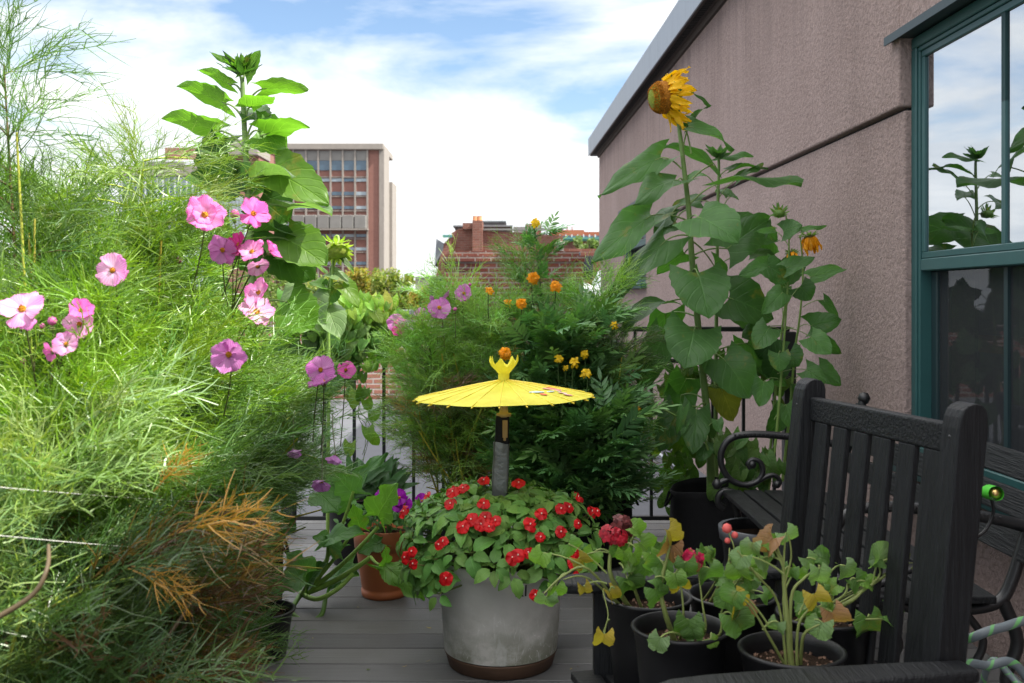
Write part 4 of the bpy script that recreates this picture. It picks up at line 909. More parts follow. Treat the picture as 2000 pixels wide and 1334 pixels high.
# ------------------------------------------------------------------ flowers
PINK=(.84,.20,.58); LIL=(.66,.27,.62); MAG=(.62,.05,.30); PALE=(.86,.34,.68); LAV=(.55,.30,.60)
def cosmos_flower(par, c, n, dia, col, eye=False, npt=8, cup=.25, dbl=False, name='flower'):
    g=Geo(); n=nrm(n); a=nrm(np.cross(n,[.2,.1,1.])); b=np.cross(n,a)
    for ring in range(2 if dbl else 1):
        m=npt if ring==0 else 7; L=dia/2*(1 if ring==0 else .62)
        for k in range(m):
            th=(k+.5*ring+rnd.uniform(-.13,.13))/m*6.2832; d=math.cos(th)*a+math.sin(th)*b
            cp=cup+.35*ring+rnd.uniform(-.3,.3)
            lf=leaf(L*rnd.uniform(.88,1.06),L*2*math.sin(math.pi/m)*1.12*rnd.uniform(.88,1.1),'petal',nl=7,nw=3,fold=rnd.uniform(-.35,.25),droop=rnd.uniform(-.2,.45),wave=.05,seed=rnd.random())
            cc=np.array(col)*rnd.uniform(.82,1.12)*np.array([1,rnd.uniform(.8,1.25),1])
            put(g,lf,c+d*.004,nrm(d+n*cp),n,1,np.clip(cc,0,.95))
    f=g.build(name,M['petalw'] if eye else M['petal'],par)
    g=Geo(); X=np.stack([a,b,n],1); lathe(g,[(dia*.085,0),(dia*.085,dia*.03),(dia*.06,dia*.062),(dia*.02,dia*.07),(0,dia*.07)],c,14,M=X)
    for k in range(26):
        th=rnd.uniform(0,6.28); r=dia*.08*math.sqrt(rnd.random()); p=c+a*math.cos(th)*r+b*math.sin(th)*r; tube(g,[p+n*dia*.03,p+n*dia*.095],dia*.011,dia*.008,4)
    g.build('flower_centre',M['centre'],f)
    return f
def stalk(g,c,n,to,col=(.075,.08,.03),r=.0013):
    c=np.asarray(c); to=np.asarray(to); tube(g,bez(to,(c+to)/2+np.array([rnd.uniform(-.02,.02),0,.03]),c-nrm(n)*.004,8),r*1.25,r,5,c=col)
    lathe(g,[(.0,-.008),(.005,-.006),(.006,.0),(.002,.002)],c-nrm(n)*.003,8,c=(.10,.12,.03))
def bud(g,c,r,col=(.5,.1,.3)):
    lathe(g,[(0,-r),(r*.8,-r*.6),(r,0),(r*.7,r*.7),(0,r)],c,10,c=col)

GRN=(.085,.175,.024); GRB=(.075,.155,.045); GRD=(.045,.10,.022); YGR=(.12,.225,.018)  # darkest green is lowered to put the thicket's inner shade into its colour
VIEW=np.array([0,-1.,.0])
def cosmos(label, top, base, nb, spread, size, col, tm=FINE, flowers=(), buds=(), group='cosmos plants of the left thicket', **k):
    base=np.asarray(base,float); top=np.asarray(top)-np.array([0,0,.10 if 'thicket' in group else .06]); spread*=.85; t_=thing('cosmos_plant',label,'cosmos plant',base,group)
    gs=Geo(); gl=Geo(); bush(gs,gl,base,top,int(nb*.72),spread,size*1.18,tm,col,**k)
    for f in flowers:
        DF=f[2]*FLF.get(group,1); c=P(f[0],f[1],DF); n=nrm(f[3]); to=P(f[0]+f[5][0],f[1]+f[5][1],DF+.12)
        stalk(gs,c,n,to); n=nrm(n+rv(-.35,.35)); cosmos_flower(t_,c,n,f[4]*DF/f[2]*.9,f[6],*(f[7:]))
    for b in buds: 
        c=P(*b[:3]); bud(gs,c,b[3]); stalk(gs,c-np.array([0,0,b[3]]),(0,0,1),c-np.array([rnd.uniform(-.02,.02),0,.12]))
    for k in range(3):
        o1=np.array([rnd.uniform(-.08,.08),rnd.uniform(-.14,-.02),0]); o2=np.array([rnd.uniform(-.10,.10),rnd.uniform(-.16,-.04),-rnd.uniform(.12,.4)])
        tube(gs,smoothline([base+o1,(base+o1)*.5+(top+o2)*.5+rv()*.025,top+o2],8),.0052,.0022,6,c=np.array((.36,.38,.05))*rnd.uniform(.6,1.2)*np.array([rnd.uniform(.8,1.3),1,1]))
    gs.build('stem',M['stem'],t_); gl.build('foliage',M['thread'],t_)
def lb(i): 
    x,y=LB[i]; return np.array([x+rnd.uniform(-.12,.12),y+rnd.uniform(-.14,.14),.28])
FLF={'cosmos plants of the left thicket':.90}
cosmos('tall sparse cosmos reaching into the sky at the left edge',P(8,40,2.2),lb(0),26,.30,.15,(.07,.14,.04),LOOSE,t0=.50,per=5,conic=.9,up=.3,stemc=(.14,.09,.04))
cosmos('bright cosmos rounded in front of the sky near the left edge',P(62,340,2.25),lb(0),50,.26,.13,YGR,FINE,t0=.25,conic=.5,per=5)
cosmos('bright feathery cosmos next to the leftmost rounded one',P(150,345,2.4),lb(1),52,.26,.135,GRN,FINE,t0=.25,conic=.45,per=5)
cosmos('single tall airy cosmos with thick yellow green stem spreading against the annex',P(280,228,2.4),lb(1),22,.24,.13,(.11,.18,.035),LOOSE,t0=.80,conic=.5,r0=.013,per=4,up=.12,stemc=(.34,.42,.04))
cosmos('bright cosmos crown under the tall airy one',P(285,425,2.5),lb(1),54,.25,.13,YGR,FINE,t0=.3,conic=.55,per=5)
cosmos('bluish green cosmos between the bright crown and the pink double flower',P(205,395,2.75),lb(2),46,.28,.15,GRB,FINEW,t0=.3,conic=.6,per=5)
cosmos('cosmos carrying the big double pink flower',P(330,470,2.6),lb(2),50,.24,.13,GRN,FINE,t0=.2,conic=.6,per=5,
  flowers=[(400,420,2.45,(.25,-1,.55),.106,(-25,150),PINK,True,9,.25,True)])
cosmos('cosmos with dark wiry stalks and a cluster of pink flowers below the left sunflower',P(430,610,2.6),lb(2),46,.22,.12,GRN,FINE,t0=.2,conic=.7,per=5,
  flowers=[(494,418,2.6,(.3,-.75,.65),.100,(-60,160),PINK,False,8,.35),(435,488,2.6,(-.2,-.6,-.35),.088,(10,110),LIL,False,8,.3),(455,500,2.66,(.1,-.3,.9),.085,(0,120),MAG,False,8,.8),(468,478,2.62,(-.7,-.5,.4),.080,(-10,120),MAG,False,7,.7),(492,492,2.6,(.15,-.9,.2),.078,(-40,110),PINK,True,8,.5),(528,492,2.6,(.9,-.4,.3),.074,(-70,120),PINK,False,7,.8),(503,520,2.58,(0,-.5,-.5),.06,(-50,90),PALE,True,6,.4)],
  buds=[(458,418,2.58,.013),(508,475,2.55,.010),(350,508,2.5,.009)])
cosmos('cosmos holding two pale pink flowers, one above the other, beside the big pale sunflower leaf',P(530,680,2.75),lb(2),42,.20,.12,GRN,FINE,t0=.2,conic=.7,per=5,
  flowers=[(500,610,2.5,(.15,-1,.75),.106,(-70,120),PALE,True,9,.3),(506,572,2.55,(-.1,-.8,.2),.082,(-50,130),PINK,True,7,.5)])
cosmos('cosmos bearing the open pink flower at the left edge of the picture',P(60,545,1.95),lb(0),50,.26,.12,GRN,FINE,t0=.15,conic=.5,per=5,
  flowers=[(44,604,1.85,(.2,-.75,.65),.094,(30,170),PALE,True,8,.3)],buds=[(102,627,1.85,.009),(82,637,1.9,.006)])
cosmos('cosmos with three small pink flowers stacked in the left of the thicket',P(165,560,2.05),lb(0),52,.25,.12,YGR,FINE,t0=.15,conic=.5,per=5,
  flowers=[(157,607,1.95,(.2,-.6,.9),.052,(-20,110),PINK,False,7,.5),(155,633,1.96,(.3,-.5,.6),.062,(-20,120),PALE,True,7,.3),(129,672,1.9,(.1,-1,.3),.050,(-20,110),PALE,True,8,.4),(103,686,1.92,(-.5,-.6,-.3),.040,(10,90),PINK,False,6,.7)],buds=[(45,705,1.9,.006)])
cosmos('cosmos with one ragged pale lilac flower in the upper middle of the thicket',P(215,495,2.2),lb(1),52,.25,.125,GRN,FINEW,t0=.15,conic=.5,per=5,
  flowers=[(220,528,2.1,(.2,-.9,.45),.076,(10,120),PALE,True,5,.25)])
cosmos('bushy bright cosmos in the centre of the left thicket',P(330,600,2.2),lb(1),58,.26,.12,YGR,FINE,t0=.12,conic=.45,per=5)
cosmos('bushy cosmos with a pale lilac flower half hidden in its foliage',P(450,650,2.35),lb(2),52,.24,.12,GRN,FINE,t0=.12,conic=.55,per=5,
  flowers=[(447,692,2.25,(.1,-.8,-.3),.090,(-10,120),LIL,False,8,.4)])
cosmos('darker cosmos at the right edge of the thicket below the heart leaf vine',P(560,740,2.9),lb(3),48,.24,.12,GRB,FINE,t0=.15,conic=.5,per=5,
  flowers=[(626,722,2.7,(.05,-1,.15),.082,(-15,140),LIL,False,6,.15),(632,748,2.66,(-.1,-.35,.8),.090,(-5,140),LIL,False,7,.5)])
cosmos('loose cosmos overhanging the deck with wilted lilac flowers',P(620,830,3.1),lb(3),36,.17,.13,GRB,LOOSE,t0=.15,conic=.5,per=5,low_dry=.25,
  flowers=[(628,940,3.0,(-.3,-.5,-.9),.070,(5,-90),LAV,False,5,1.2),(655,890,3.05,(-.2,-.3,-.9),.066,(-5,-80),LAV,False,5,1.3),(575,880,2.9,(.2,-.4,-.8),.055,(0,-70),LAV,False,5,1.2),(675,722,3.1,(.3,-1,.1),.065,(-10,150),PINK,False,6,.6)])
cosmos('pale cosmos with thick feathery sprays low at the left edge',P(55,800,1.62),(-1.0,1.75,.28),50,.26,.13,(.15,.235,.075),FINEW,t0=.12,conic=.4,per=5,low_dry=.1)
cosmos('cosmos leaning over the upper white string',P(235,800,1.9),(-.98,2.0,.28),54,.26,.125,GRN,FINE,t0=.1,conic=.4,per=5,low_dry=.15)
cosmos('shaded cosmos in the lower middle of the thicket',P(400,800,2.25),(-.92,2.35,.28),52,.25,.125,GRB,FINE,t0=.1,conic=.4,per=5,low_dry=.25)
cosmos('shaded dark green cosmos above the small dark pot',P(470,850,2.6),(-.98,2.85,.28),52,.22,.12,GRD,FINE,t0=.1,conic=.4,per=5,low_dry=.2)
cosmos('browning cosmos sprawling at the lower left of the deck',P(270,1000,1.85),(-.84,2.05,.2),54,.27,.13,GRD,FINEW,t0=.05,conic=.3,per=5,dry=.5,low_dry=.4,stemc=(.20,.13,.06))
cosmos('half dried cosmos with curled brown leaves over the deck edge',P(385,1040,2.35),(-.88,2.6,.1),50,.20,.12,GRD,FINE,t0=.02,conic=.3,per=5,dry=.5,low_dry=.4,stemc=(.22,.15,.07))
cosmos('greyish green cosmos in the bottom left corner',P(90,1060,1.6),(-.82,1.75,.18),54,.27,.13,(.050,.10,.030),FINEW,t0=.05,conic=.3,per=5,dry=.15,low_dry=.3)  # leaf colour darkened in place of the shade low in the thicket
cosmos('low cosmos with drooping sprays over the grey boards',P(425,1110,2.75),(-.92,3.0,.05),40,.17,.10,GRB,FINE,t0=.05,conic=.3,per=5,dry=.08)
cosmos('low dark cosmos at the bottom edge of the picture',P(215,1190,1.95),(-.80,2.0,.02),44,.24,.12,GRD,FINE,t0=.02,conic=.3,per=5,dry=.6,low_dry=.3)
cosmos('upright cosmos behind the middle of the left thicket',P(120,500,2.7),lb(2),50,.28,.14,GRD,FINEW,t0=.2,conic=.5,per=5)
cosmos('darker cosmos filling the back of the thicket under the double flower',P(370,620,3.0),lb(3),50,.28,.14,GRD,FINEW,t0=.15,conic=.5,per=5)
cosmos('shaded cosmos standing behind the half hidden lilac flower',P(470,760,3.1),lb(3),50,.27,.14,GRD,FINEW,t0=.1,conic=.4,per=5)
cosmos('bright cosmos between the upper string and the pale lilac flowers',P(120,690,1.85),(-1.0,1.95,.28),54,.25,.12,YGR,FINE,t0=.12,conic=.4,per=5)
# thick bare leaning stems
for pts,l in (([P(-40,1225,1.32),P(60,1165,1.34),P(92,1110,1.36),P(95,1065,1.4)],'pale brown forked cosmos stem leaning up from the bottom left corner'),([P(250,1330,1.62),P(330,1240,1.70),P(400,1130,1.85),P(430,1060,2.0)],'longest bare tan cosmos stem leaning over the deck'),([P(290,1320,1.75),P(330,1265,1.85),P(385,1190,1.95),P(420,1140,2.05)],'short bare cosmos stem under the longest tan one')):
    g=Geo(); tube(g,smoothline(pts,6),.0042,.0026,7,c=(.10,.07,.035)); tag(g.build('bare_stem',M['stem']),l,'stem')
# golden dried frond
for (x,y,D,s,d) in ((330,1045,1.95,.17,(1,.0,.35)),(300,960,2.0,.1,(.6,0,.8)),(250,1110,1.9,.12,(.8,0,-.3))):
    g=Geo(); T=FINEW[1]; D-=.28; put(g,T,P(x,y,D),nrm(d),(.1,-.7,.6),s,(.50,.27,.045)); put(g,FINEW[3],P(x+6,y-4,D),nrm(np.array(d)+[.1,0,.3]),(.3,-.7,.6),s*.8,(.46,.26,.05))
    o=g.build('dried_frond',M['thread']); tag(o,{330:'large golden dried frond hanging between the two white strings',300:'small upright golden dried frond above the upper string',250:'brown dried frond below the lower white string'}[x],'dried leaf')

# ------------------------------------------------------------------ centre bush
CG='cosmos plants in front of the railing'
def cb_(i): 
    c=(CB,CB2)[i]; return np.array([c[0]+rnd.uniform(-.12,.12),c[1]+rnd.uniform(-.1,.1),.26])
DG=(.135,.26,.05); DG2=(.145,.28,.06)
kw=dict(per=5,group=CG,stemc=(.12,.17,.04))
cosmos('dense green cosmos at the left side of the middle clump, drooping by the brick parapet',P(840,650,4.35),cb_(1),56,.24,.13,DG,FINE,t0=.2,conic=.25,low_dry=.35,**kw,
  flowers=[(858,601,4.2,(-.1,-1,.25),.112,(10,90),LIL,False,6,.15),(845,594,4.26,(-.6,-.8,.5),.08,(10,80),LIL,False,5,.4),(822,613,4.25,(-.2,-.5,.7),.065,(10,60),LIL,False,7,.9)],buds=[(889,604,4.2,.009)])
cosmos('cosmos with two lilac flowers at the top left of the middle clump',P(905,560,4.4),cb_(1),54,.26,.13,DG,FINE,t0=.2,conic=.3,low_dry=.3,**kw,
  flowers=[(906,573,4.25,(.1,-1,.1),.085,(5,90),LIL,False,8,.3),(875,578,4.3,(-.7,-.3,.5),.06,(10,60),LIL,False,6,1.0)],buds=[(918,556,4.3,.008)])
cosmos('browning cosmos hanging over the railing foot behind the impatiens',P(880,760,4.3),cb_(1),60,.26,.12,(.07,.11,.035),FINE,t0=.05,conic=.1,dry=.28,low_dry=.5,**kw)
cosmos('tall willowy cosmos rising in front of the broad brick chimney',P(1035,490,4.45),cb_(0),30,.20,.13,(.08,.17,.04),LOOSE,t0=.25,conic=.45,**kw)
cosmos('fine cosmos in the middle of the clump above the parasol',P(975,590,4.35),cb_(1),58,.26,.13,DG2,FINEW,t0=.15,conic=.35,**kw)
cosmos('wispy cosmos at the right shoulder of the middle clump beneath the white tarpaulin',P(1165,560,4.45),cb_(0),54,.24,.13,DG2,FINE,t0=.25,conic=.35,**kw)
cosmos('drooping dry cosmos at the right side of the middle clump by the sunflower stems',P(1215,660,4.4),cb_(0),54,.20,.12,(.06,.10,.035),FINE,t0=.08,conic=.1,low_dry=.35,dry=.06,**kw)
cosmos('feathery cosmos filling the left half of the middle clump above the brown sprays',P(850,720,4.4),cb_(1),50,.22,.12,DG,FINE,t0=.1,conic=.15,low_dry=.3,**kw)
cosmos('shaded cosmos low behind the parasol post',P(960,780,4.5),cb_(1),48,.24,.13,DG,FINE,t0=.05,conic=.1,dry=.1,low_dry=.4,**kw)
def marigold(label, top, base, nb, spread, size, flowers, col=(.075,.165,.055), **k):
    t_=thing('marigold_plant',label,'marigold plant',base,'marigold plants in front of the railing'); gs=Geo(); gl=Geo()
    bush(gs,gl,base,top,nb,spread,size,MARI,col,stemc=(.07,.12,.04),**k)
    for (x,y,D,dia,cc) in flowers:
        c=P(x,y,D); g=Geo(); n=nrm([rnd.uniform(-.2,.2),-1,rnd.uniform(.2,.7)]); a=nrm(np.cross(n,[0,0,1.])); b=np.cross(n,a)
        for ring,(R,m,cp) in enumerate(((.5,13,.15),(.42,12,.45),(.32,10,.9),(.2,8,1.6)) if dia>.055 else ((.62,7,-.1),(.45,5,.8))):
            for q_ in range(m):
                th=(q_+rnd.random()*.6)/m*6.283; d=math.cos(th)*a+math.sin(th)*b
                lf=leaf(dia*R*rnd.uniform(.75,1.1),dia*.28,'petal',nl=3,nw=2,fold=rnd.uniform(-.3,.5),droop=.7,wave=.09,seed=rnd.random()); put(g,lf,c+n*dia*.05*ring,nrm(d+n*cp),n,1,np.array(cc)*rnd.uniform(.75,1.15))
        g.build('flower',M['sunpetal'],t_); stalk(gs,c,n,c+np.array([rnd.uniform(-.01,.01),.05,-.12]),(.06,.11,.03),.002)
    gs.build('stem',M['stem'],t_); gl.build('foliage',M['mari'],t_)
OR=(.88,.38,.006); YL=(.85,.58,.01)
marigold('tallest marigold with a flower opening against the sky above the chimney',P(1046,455,4.4),cb_(0),14,.12,.095,[(1046,434,4.4,.055,YL),(1042,543,4.3,.068,OR),(1085,558,4.25,.066,OR)],(.08,.19,.05),t0=.45,conic=.6,per=4)
marigold('marigold with orange flowers in the upper middle of the clump',P(1050,650,4.3),cb_(0),34,.18,.13,[(1018,592,4.2,.062,OR),(993,592,4.25,.05,OR),(955,567,4.2,.045,OR)],t0=.2,conic=.4,per=4)
marigold('marigold whose round orange flower stands just above the parasol crown',P(1020,750,4.25),(.06,4.35,.25),42,.18,.13,[(987,690,3.95,.066,OR)],t0=.1,conic=.2,per=5)
marigold('broad dark marigold with small yellow flowers right of the parasol',P(1110,665,4.25),cb_(0),86,.27,.14,[(1092,700,3.95,.045,YL),(1122,706,3.93,.05,YL),(1105,718,3.97,.03,YL),(1145,728,3.9,.05,YL),(1142,690,4.0,.045,YL),(1200,635,4.1,.04,YL),(1098,761,3.95,.025,YL)],t0=.08,conic=.15,per=5)
marigold('low dark marigold hanging over the impatiens and its grow bag',P(1140,850,4.15),(.30,4.35,.2),70,.24,.16,[(1246,798,4.2,.03,OR)],t0=.02,conic=.1,per=5)
marigold('dark marigold behind the right half of the parasol',P(1060,790,4.3),(.12,4.45,.2),62,.24,.16,[],t0=.02,conic=.1,per=5)
marigold('narrow marigold at the right end of the clump next to the sunflower leaves',P(1195,800,4.25),(.42,4.4,.2),50,.18,.12,[],t0=.02,conic=.2,per=5)

# ------------------------------------------------------------------ impatiens
ip=thing('impatiens','mound of red flowering impatiens spilling over the grey planter','flower mound',PC+np.array([0,0,.33]))
g=Geo(); gs=Geo(); gf=[]; cen=PC+np.array([0,0,.36]); 
def dome(u): 
    r=np.array([.335,.32,.235 if u[2]>0 else .15]); return cen+u*r
for k in range(135):
    u=uvec(); 
    if u[2]<-.55: u[2]=-u[2]
    q_=rnd.uniform(.78,1.02); c=cen+(dome(u)-cen)*q_
    if u[2]<0 and np.linalg.norm((c-PC)[:2])<.235: c[:2]=PC[:2]+nrm((c-PC)[:2])*.24 if False else c[:2]+nrm(np.append((c-PC)[:2],0))[:2]*.08
    n=nrm(u*np.array([1,1,.6])+np.array([0,-.15,.75])); a=nrm(np.cross(n,rv()));b=np.cross(n,a)
    tube(gs,bez(PC+np.array([u[0]*.08,u[1]*.08,.31]),cen+u*.12,c,6),.005,.003,5,c=(.16,.20,.06))
    m=rnd.randint(5,7); s=rnd.uniform(.060,.085)
    for j in range(m):
        th=(j+rnd.uniform(-.2,.2))/m*6.283; d=math.cos(th)*a+math.sin(th)*b; sj=s*(1 if j%2 else .8)
        lf=leaf(sj,sj*.60,'ovate',nl=8,nw=2,fold=rnd.uniform(.1,.4),droop=rnd.uniform(.25,.8),wave=.02,seed=rnd.random(),tooth=.05)
        put(g,lf,c+d*.012,nrm(d+n*rnd.uniform(-.1,.35)),n,1,np.array((.10,.235,.050))*rnd.uniform(.75,1.3)*np.array([rnd.uniform(.9,1.3),1,1]))
    for j in range(3):
        th=rnd.uniform(0,6.28); d=math.cos(th)*a+math.sin(th)*b; put(g,leaf(s*.4,s*.2,'ovate',nl=4,nw=1,fold=.5,droop=.1),c+n*.004,nrm(d*.6+n),n,1,(.10,.20,.04))
g.build('foliage',M['impl'],ip)
FL=[(940,1025),(955,1030),(968,1018),(948,1012),(921,1016),(905,1030),(866,1058),(858,1065),(805,1078),(792,1090),(808,1102),(872,1130),(1000,1090),(1012,1085),(1032,1080),(1055,1050),(1057,1005),(1095,995),(1110,992),(1128,972),(1128,1024),(1155,1000),(1165,1000),(1045,1162),(1125,1130),(1120,1100),(905,955),(885,962),(945,985),(1013,945),(945,940),(835,968),(880,985),(790,1000),(1035,1025),(1122,1078),(1095,1040)]
for (x,y) in FL:
    # put each flower on the front of the mound
    best=None
    for D in np.linspace(2.92,3.5,30):
        p=P(x,y,D); q_=(p-cen)/np.array([.345,.33,.245 if p[2]>cen[2] else .19])
        if np.linalg.norm(q_)<1.05: best=p; break
    if best is None: best=P(x,y,3.25)
    u=nrm((best-cen)); n=nrm(u+np.array([rnd.uniform(-.3,.3),-.6,.4])); a=nrm(np.cross(n,[0,0,1.])); b=np.cross(n,a); gg=Geo(); rr=rnd.uniform(.017,.025); ph=rnd.uniform(0,6)
    for q_ in range(5):
        th=q_/5*6.283+ph; d=math.cos(th)*a+math.sin(th)*b; put(gg,leaf(rr*rnd.uniform(.9,1.15),rr*1.15,'petal',nl=7,nw=3,fold=rnd.uniform(-.3,.3),droop=.35,wave=.08,seed=rnd.random()),best+n*.004,nrm(d+n*.12),n,1,np.array((.62,.008,.012))*rnd.uniform(.7,1.2))
    lathe(gg,[(.0022,0),(.0022,.004),(0,.005)],best+n*.005,6,c=(.85,.7,.6)); gg.build('flower',M['redpetal'],ip)
    tube(gs,[best-n*.002,best-n*.05],.0014,.0014,4,c=(.2,.15,.06))
gs.build('stem',M['stem'],ip)

# ------------------------------------------------------------------ broad leaf helper
def pleaf(gl, gs, at, b, t, w_, D, dD=0.0, n=(0,-.6,1), kind='heart', droop=.35, fold=.2, col=(.045,.105,.03), wave=.065, dA=0.0, dB=0.0, tooth=.03, pr=.0042, arch=.03, curl=0, pcol=(.18,.27,.08), nl=12, nw=5):
    """leaf from pixel b (base) to pixel t (tip); at = where its stalk leaves the stem; w_ = width in metres"""
    B=P(b[0],b[1],D+dB); T=P(t[0],t[1],D+dB+dD); L=np.linalg.norm(T-B); 
    n=np.asarray(n,float); d=nrm(T-B)
    # the droop bends the blade away: start higher and end on the tip
    k=droop*.8; nn=nrm(n-d*(n@d)); d0=nrm(d*math.cos(k)+nn*math.sin(k))
    lf=leaf(L*(1+.12*droop),w_*.90,kind,nl=nl,nw=nw,fold=fold,droop=droop,wave=wave,tooth=tooth,curl=curl,seed=b[0]*13+t[1])
    put(gl,lf,B,d0,nn,1,np.array(col)*rnd.uniform(.85,1.18))
    if at is not None:
        A_=P(at[0],at[1],D+dA); m=(A_+B)/2+np.array([0,0,arch]); tube(gs,bez(A_,m,B,8),pr,pr*.7,7,c=pcol)
        tube(gs,[B,B+d0*L*.10],pr*.7,pr*.4,5,c=pcol)
def bract_ring(g,c,n,r,m,L,W_,col,cp=.5):
    n=nrm(n); a=nrm(np.cross(n,[.1,.2,1.])); b=np.cross(n,a)
    for k in range(m):
        th=k/m*6.283+rnd.uniform(-.15,.15); d=math.cos(th)*a+math.sin(th)*b
        put(g,leaf(L*rnd.uniform(.8,1.2),W_,'ovate',nl=5,nw=1,fold=.3,droop=rnd.uniform(-.4,.3)),c+d*r,nrm(d+n*cp),-n if cp<0 else n,1,np.array(col)*rnd.uniform(.8,1.2))
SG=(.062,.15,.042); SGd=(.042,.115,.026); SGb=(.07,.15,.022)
# ---- tall right sunflower
D=4.55
def sunflower(label,base,name='sunflower',group=None): return thing(name,label,'sunflower',base,group)
s1=sunflower('tallest right sunflower with its yellow head facing left above the house wall',(P(1388,955,D)[0],D,.28))
gs=Geo();gl=Geo()
tube(gs,smoothline([P(1388,965,D),P(1386,860,D),P(1374,740,D),P(1362,620,D),P(1351,500,D),P(1346,420,D),P(1336,330,D),P(1328,262,D),P(1322,225,D),P(1312,205,D)],5),.019,.007,12,c=(.13,.21,.055))
up=(0,-.45,1)
L1=[((1332,300),(1345,247),(1432,292),.145,0,(.0,-.6,.9),'',.35,.0),
((1331,330),(1291,308),(1171,383),.15,-.05,(-.35,-.9,.55),'',.3,.0),
((1336,358),(1324,352),(1240,402),.165,-.15,(-.2,-.7,.9),'',.5,-.02),
((1344,432),(1272,421),(1157,514),.19,-.1,(-.45,-.9,.5),'',.2,-.05),
((1338,365),(1392,322),(1298,288),.13,.1,(0,.3,1),'d',.3,.15),
((1348,398),(1408,357),(1562,362),.15,-.05,(.1,-.25,1),'',.3,-.03),
((1346,430),(1363,424),(1440,474),.275,-.12,(-.05,-.85,.7),'',.4,-.14),
((1352,500),(1420,486),(1500,430),.22,.1,(.2,-.8,.6),'d',.3,.10),
((1350,462),(1300,470),(1192,596),.20,-.05,(-.6,-.8,.4),'',.2,-.08),
((1352,490),(1337,495),(1284,536),.18,.05,(-.3,.6,.6),'d',.3,.08),
((1353,530),(1362,533),(1383,620),.29,-.10,(0,-1,.35),'',.4,-.16),
((1360,600),(1424,582),(1508,622),.27,.0,(.2,-.95,.45),'d',.35,.02),
((1358,590),(1300,592),(1218,646),.17,-.05,(-.3,-.4,1),'',.6,-.05),
((1366,650),(1356,642),(1338,718),.285,-.10,(-.05,-1,.3),'',.4,-.17),
((1368,640),(1297,655),(1252,760),.18,.02,(-.35,-1,.25),'',.3,-.06),
((1370,690),(1412,700),(1462,775),.245,-.02,(.1,-1,.4),'',.4,-.08),
((1362,620),(1300,612),(1286,700),.20,.1,(.2,-1,.2),'d',.2,.12),
((1370,700),(1460,670),(1535,752),.22,.1,(.3,-1,.3),'d',.3,.15),
((1374,760),(1408,758),(1432,820),.16,.05,(0,-1,.2),'y',.3,.05),
((1376,780),(1330,772),(1318,850),.17,.05,(-.2,-1,.2),'d',.3,.05),
((1380,800),(1325,800),(1290,880),.17,-.05,(-.3,-1,.2),'d',.3,-.03),
((1380,790),(1360,800),(1352,885),.15,-.08,(0,-1,.2),'',.3,-.12),
((1350,470),(1395,520),(1420,560),.16,.1,(.2,-.8,.6),'d',.3,.18),
((1340,400),(1310,420),(1262,440),.15,.15,(-.2,-.8,.6),'d',.3,.12),
((1345,410),(1320,430),(1280,460),.16,.1,(0,-.8,.6),'d',.3,.10),
((1384,850),(1395,865),(1408,900),.09,-.05,(0,-.7,.9),'d',.5,-.10),
((1384,850),(1380,868),(1368,900),.10,-.05,(0,-.7,.9),'d',.5,-.12),
((1350,300),(1338,250),(1385,205),.05,.0,(0,-.6,1),'d',.3,.05)]
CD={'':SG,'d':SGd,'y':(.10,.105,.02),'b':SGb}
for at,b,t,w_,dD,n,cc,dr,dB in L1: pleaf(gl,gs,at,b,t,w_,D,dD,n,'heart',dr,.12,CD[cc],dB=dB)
hc=P(1297,190,D); hn=nrm((-.975,-.15,-.16)); a=nrm(np.cross(hn,[0,0,1.])); b=np.cross(hn,a); X=np.stack([a,b,hn],1)
g=Geo(); R=.073; pr=[(R*1.02,-.022),(R*1.04,.0),(R*.98,.02),(R*.85,.040)]; lathe(g,pr,hc,40,c=(.33,.13,.012),M=X)
lathe(g,[(R*.85,.040),(R*.62,.058),(R*.35,.068),(0,.070)],hc,40,c=(.22,.26,.03),M=X)
for k in range(900):
    th=rnd.uniform(0,6.28); r=R*(1-.38*rnd.random()**1.2); zc=.02+.038*(1-((r/R-.6)/.4 if r>R*.6 else 0)); zc=np.interp(r/R,[.62,.85,.98,1.04],[.058,.040,.02,0]); p=hc+a*math.cos(th)*r+b*math.sin(th)*r+hn*zc
    dd=nrm(hn+(a*math.cos(th)+b*math.sin(th))*(.1+1.2*max(0,r/R-.7))); tube(g,[p,p+dd*rnd.uniform(.004,.009)],.0015,.0011,4,c=np.array((.55,.22,.015))*rnd.uniform(.6,1.3))
hd=g.build('flower_head',M['disc'],s1)
g=Geo()
for ring in range(2):
    for k in range(21):
        th=(k+.5*ring+rnd.uniform(-.25,.25))/21*6.283; d=math.cos(th)*a+math.sin(th)*b
        L=rnd.uniform(.085,.125); wl=nrm(np.array([.25,.0,-.55])); dirn=nrm(d*rnd.uniform(.45,1.0)-hn*rnd.uniform(.35,1.0)+np.array([0,0,-.30]))
        put(g,leaf(L,L*rnd.uniform(.24,.34),'strap',nl=8,nw=2,fold=rnd.uniform(-.4,.5),droop=rnd.uniform(-.3,.9),wave=.07,seed=rnd.random(),curl=rnd.uniform(-.05,.06)),hc+d*R*.98-hn*(.004+.012*ring),dirn,nrm(d+hn*.6),1,np.array((.90,.56,.004))*rnd.uniform(.85,1.1))
g.build('petals',M['sunpetal'],hd)
g=Geo(); bract_ring(g,hc-hn*.024,-hn,R*.8,16,.055,.024,(.07,.15,.03),.2); lathe(g,[(R*.98,-.02),(R*.8,-.04),(R*.3,-.05),(0,-.05)],hc,30,c=(.10,.18,.04),M=X); g.build('bracts',M['leaf'],hd)
tube(gs,bez(P(1322,228,D),P(1338,165,D),hc-hn*.045,8),.009,.011,10,c=(.13,.21,.055))
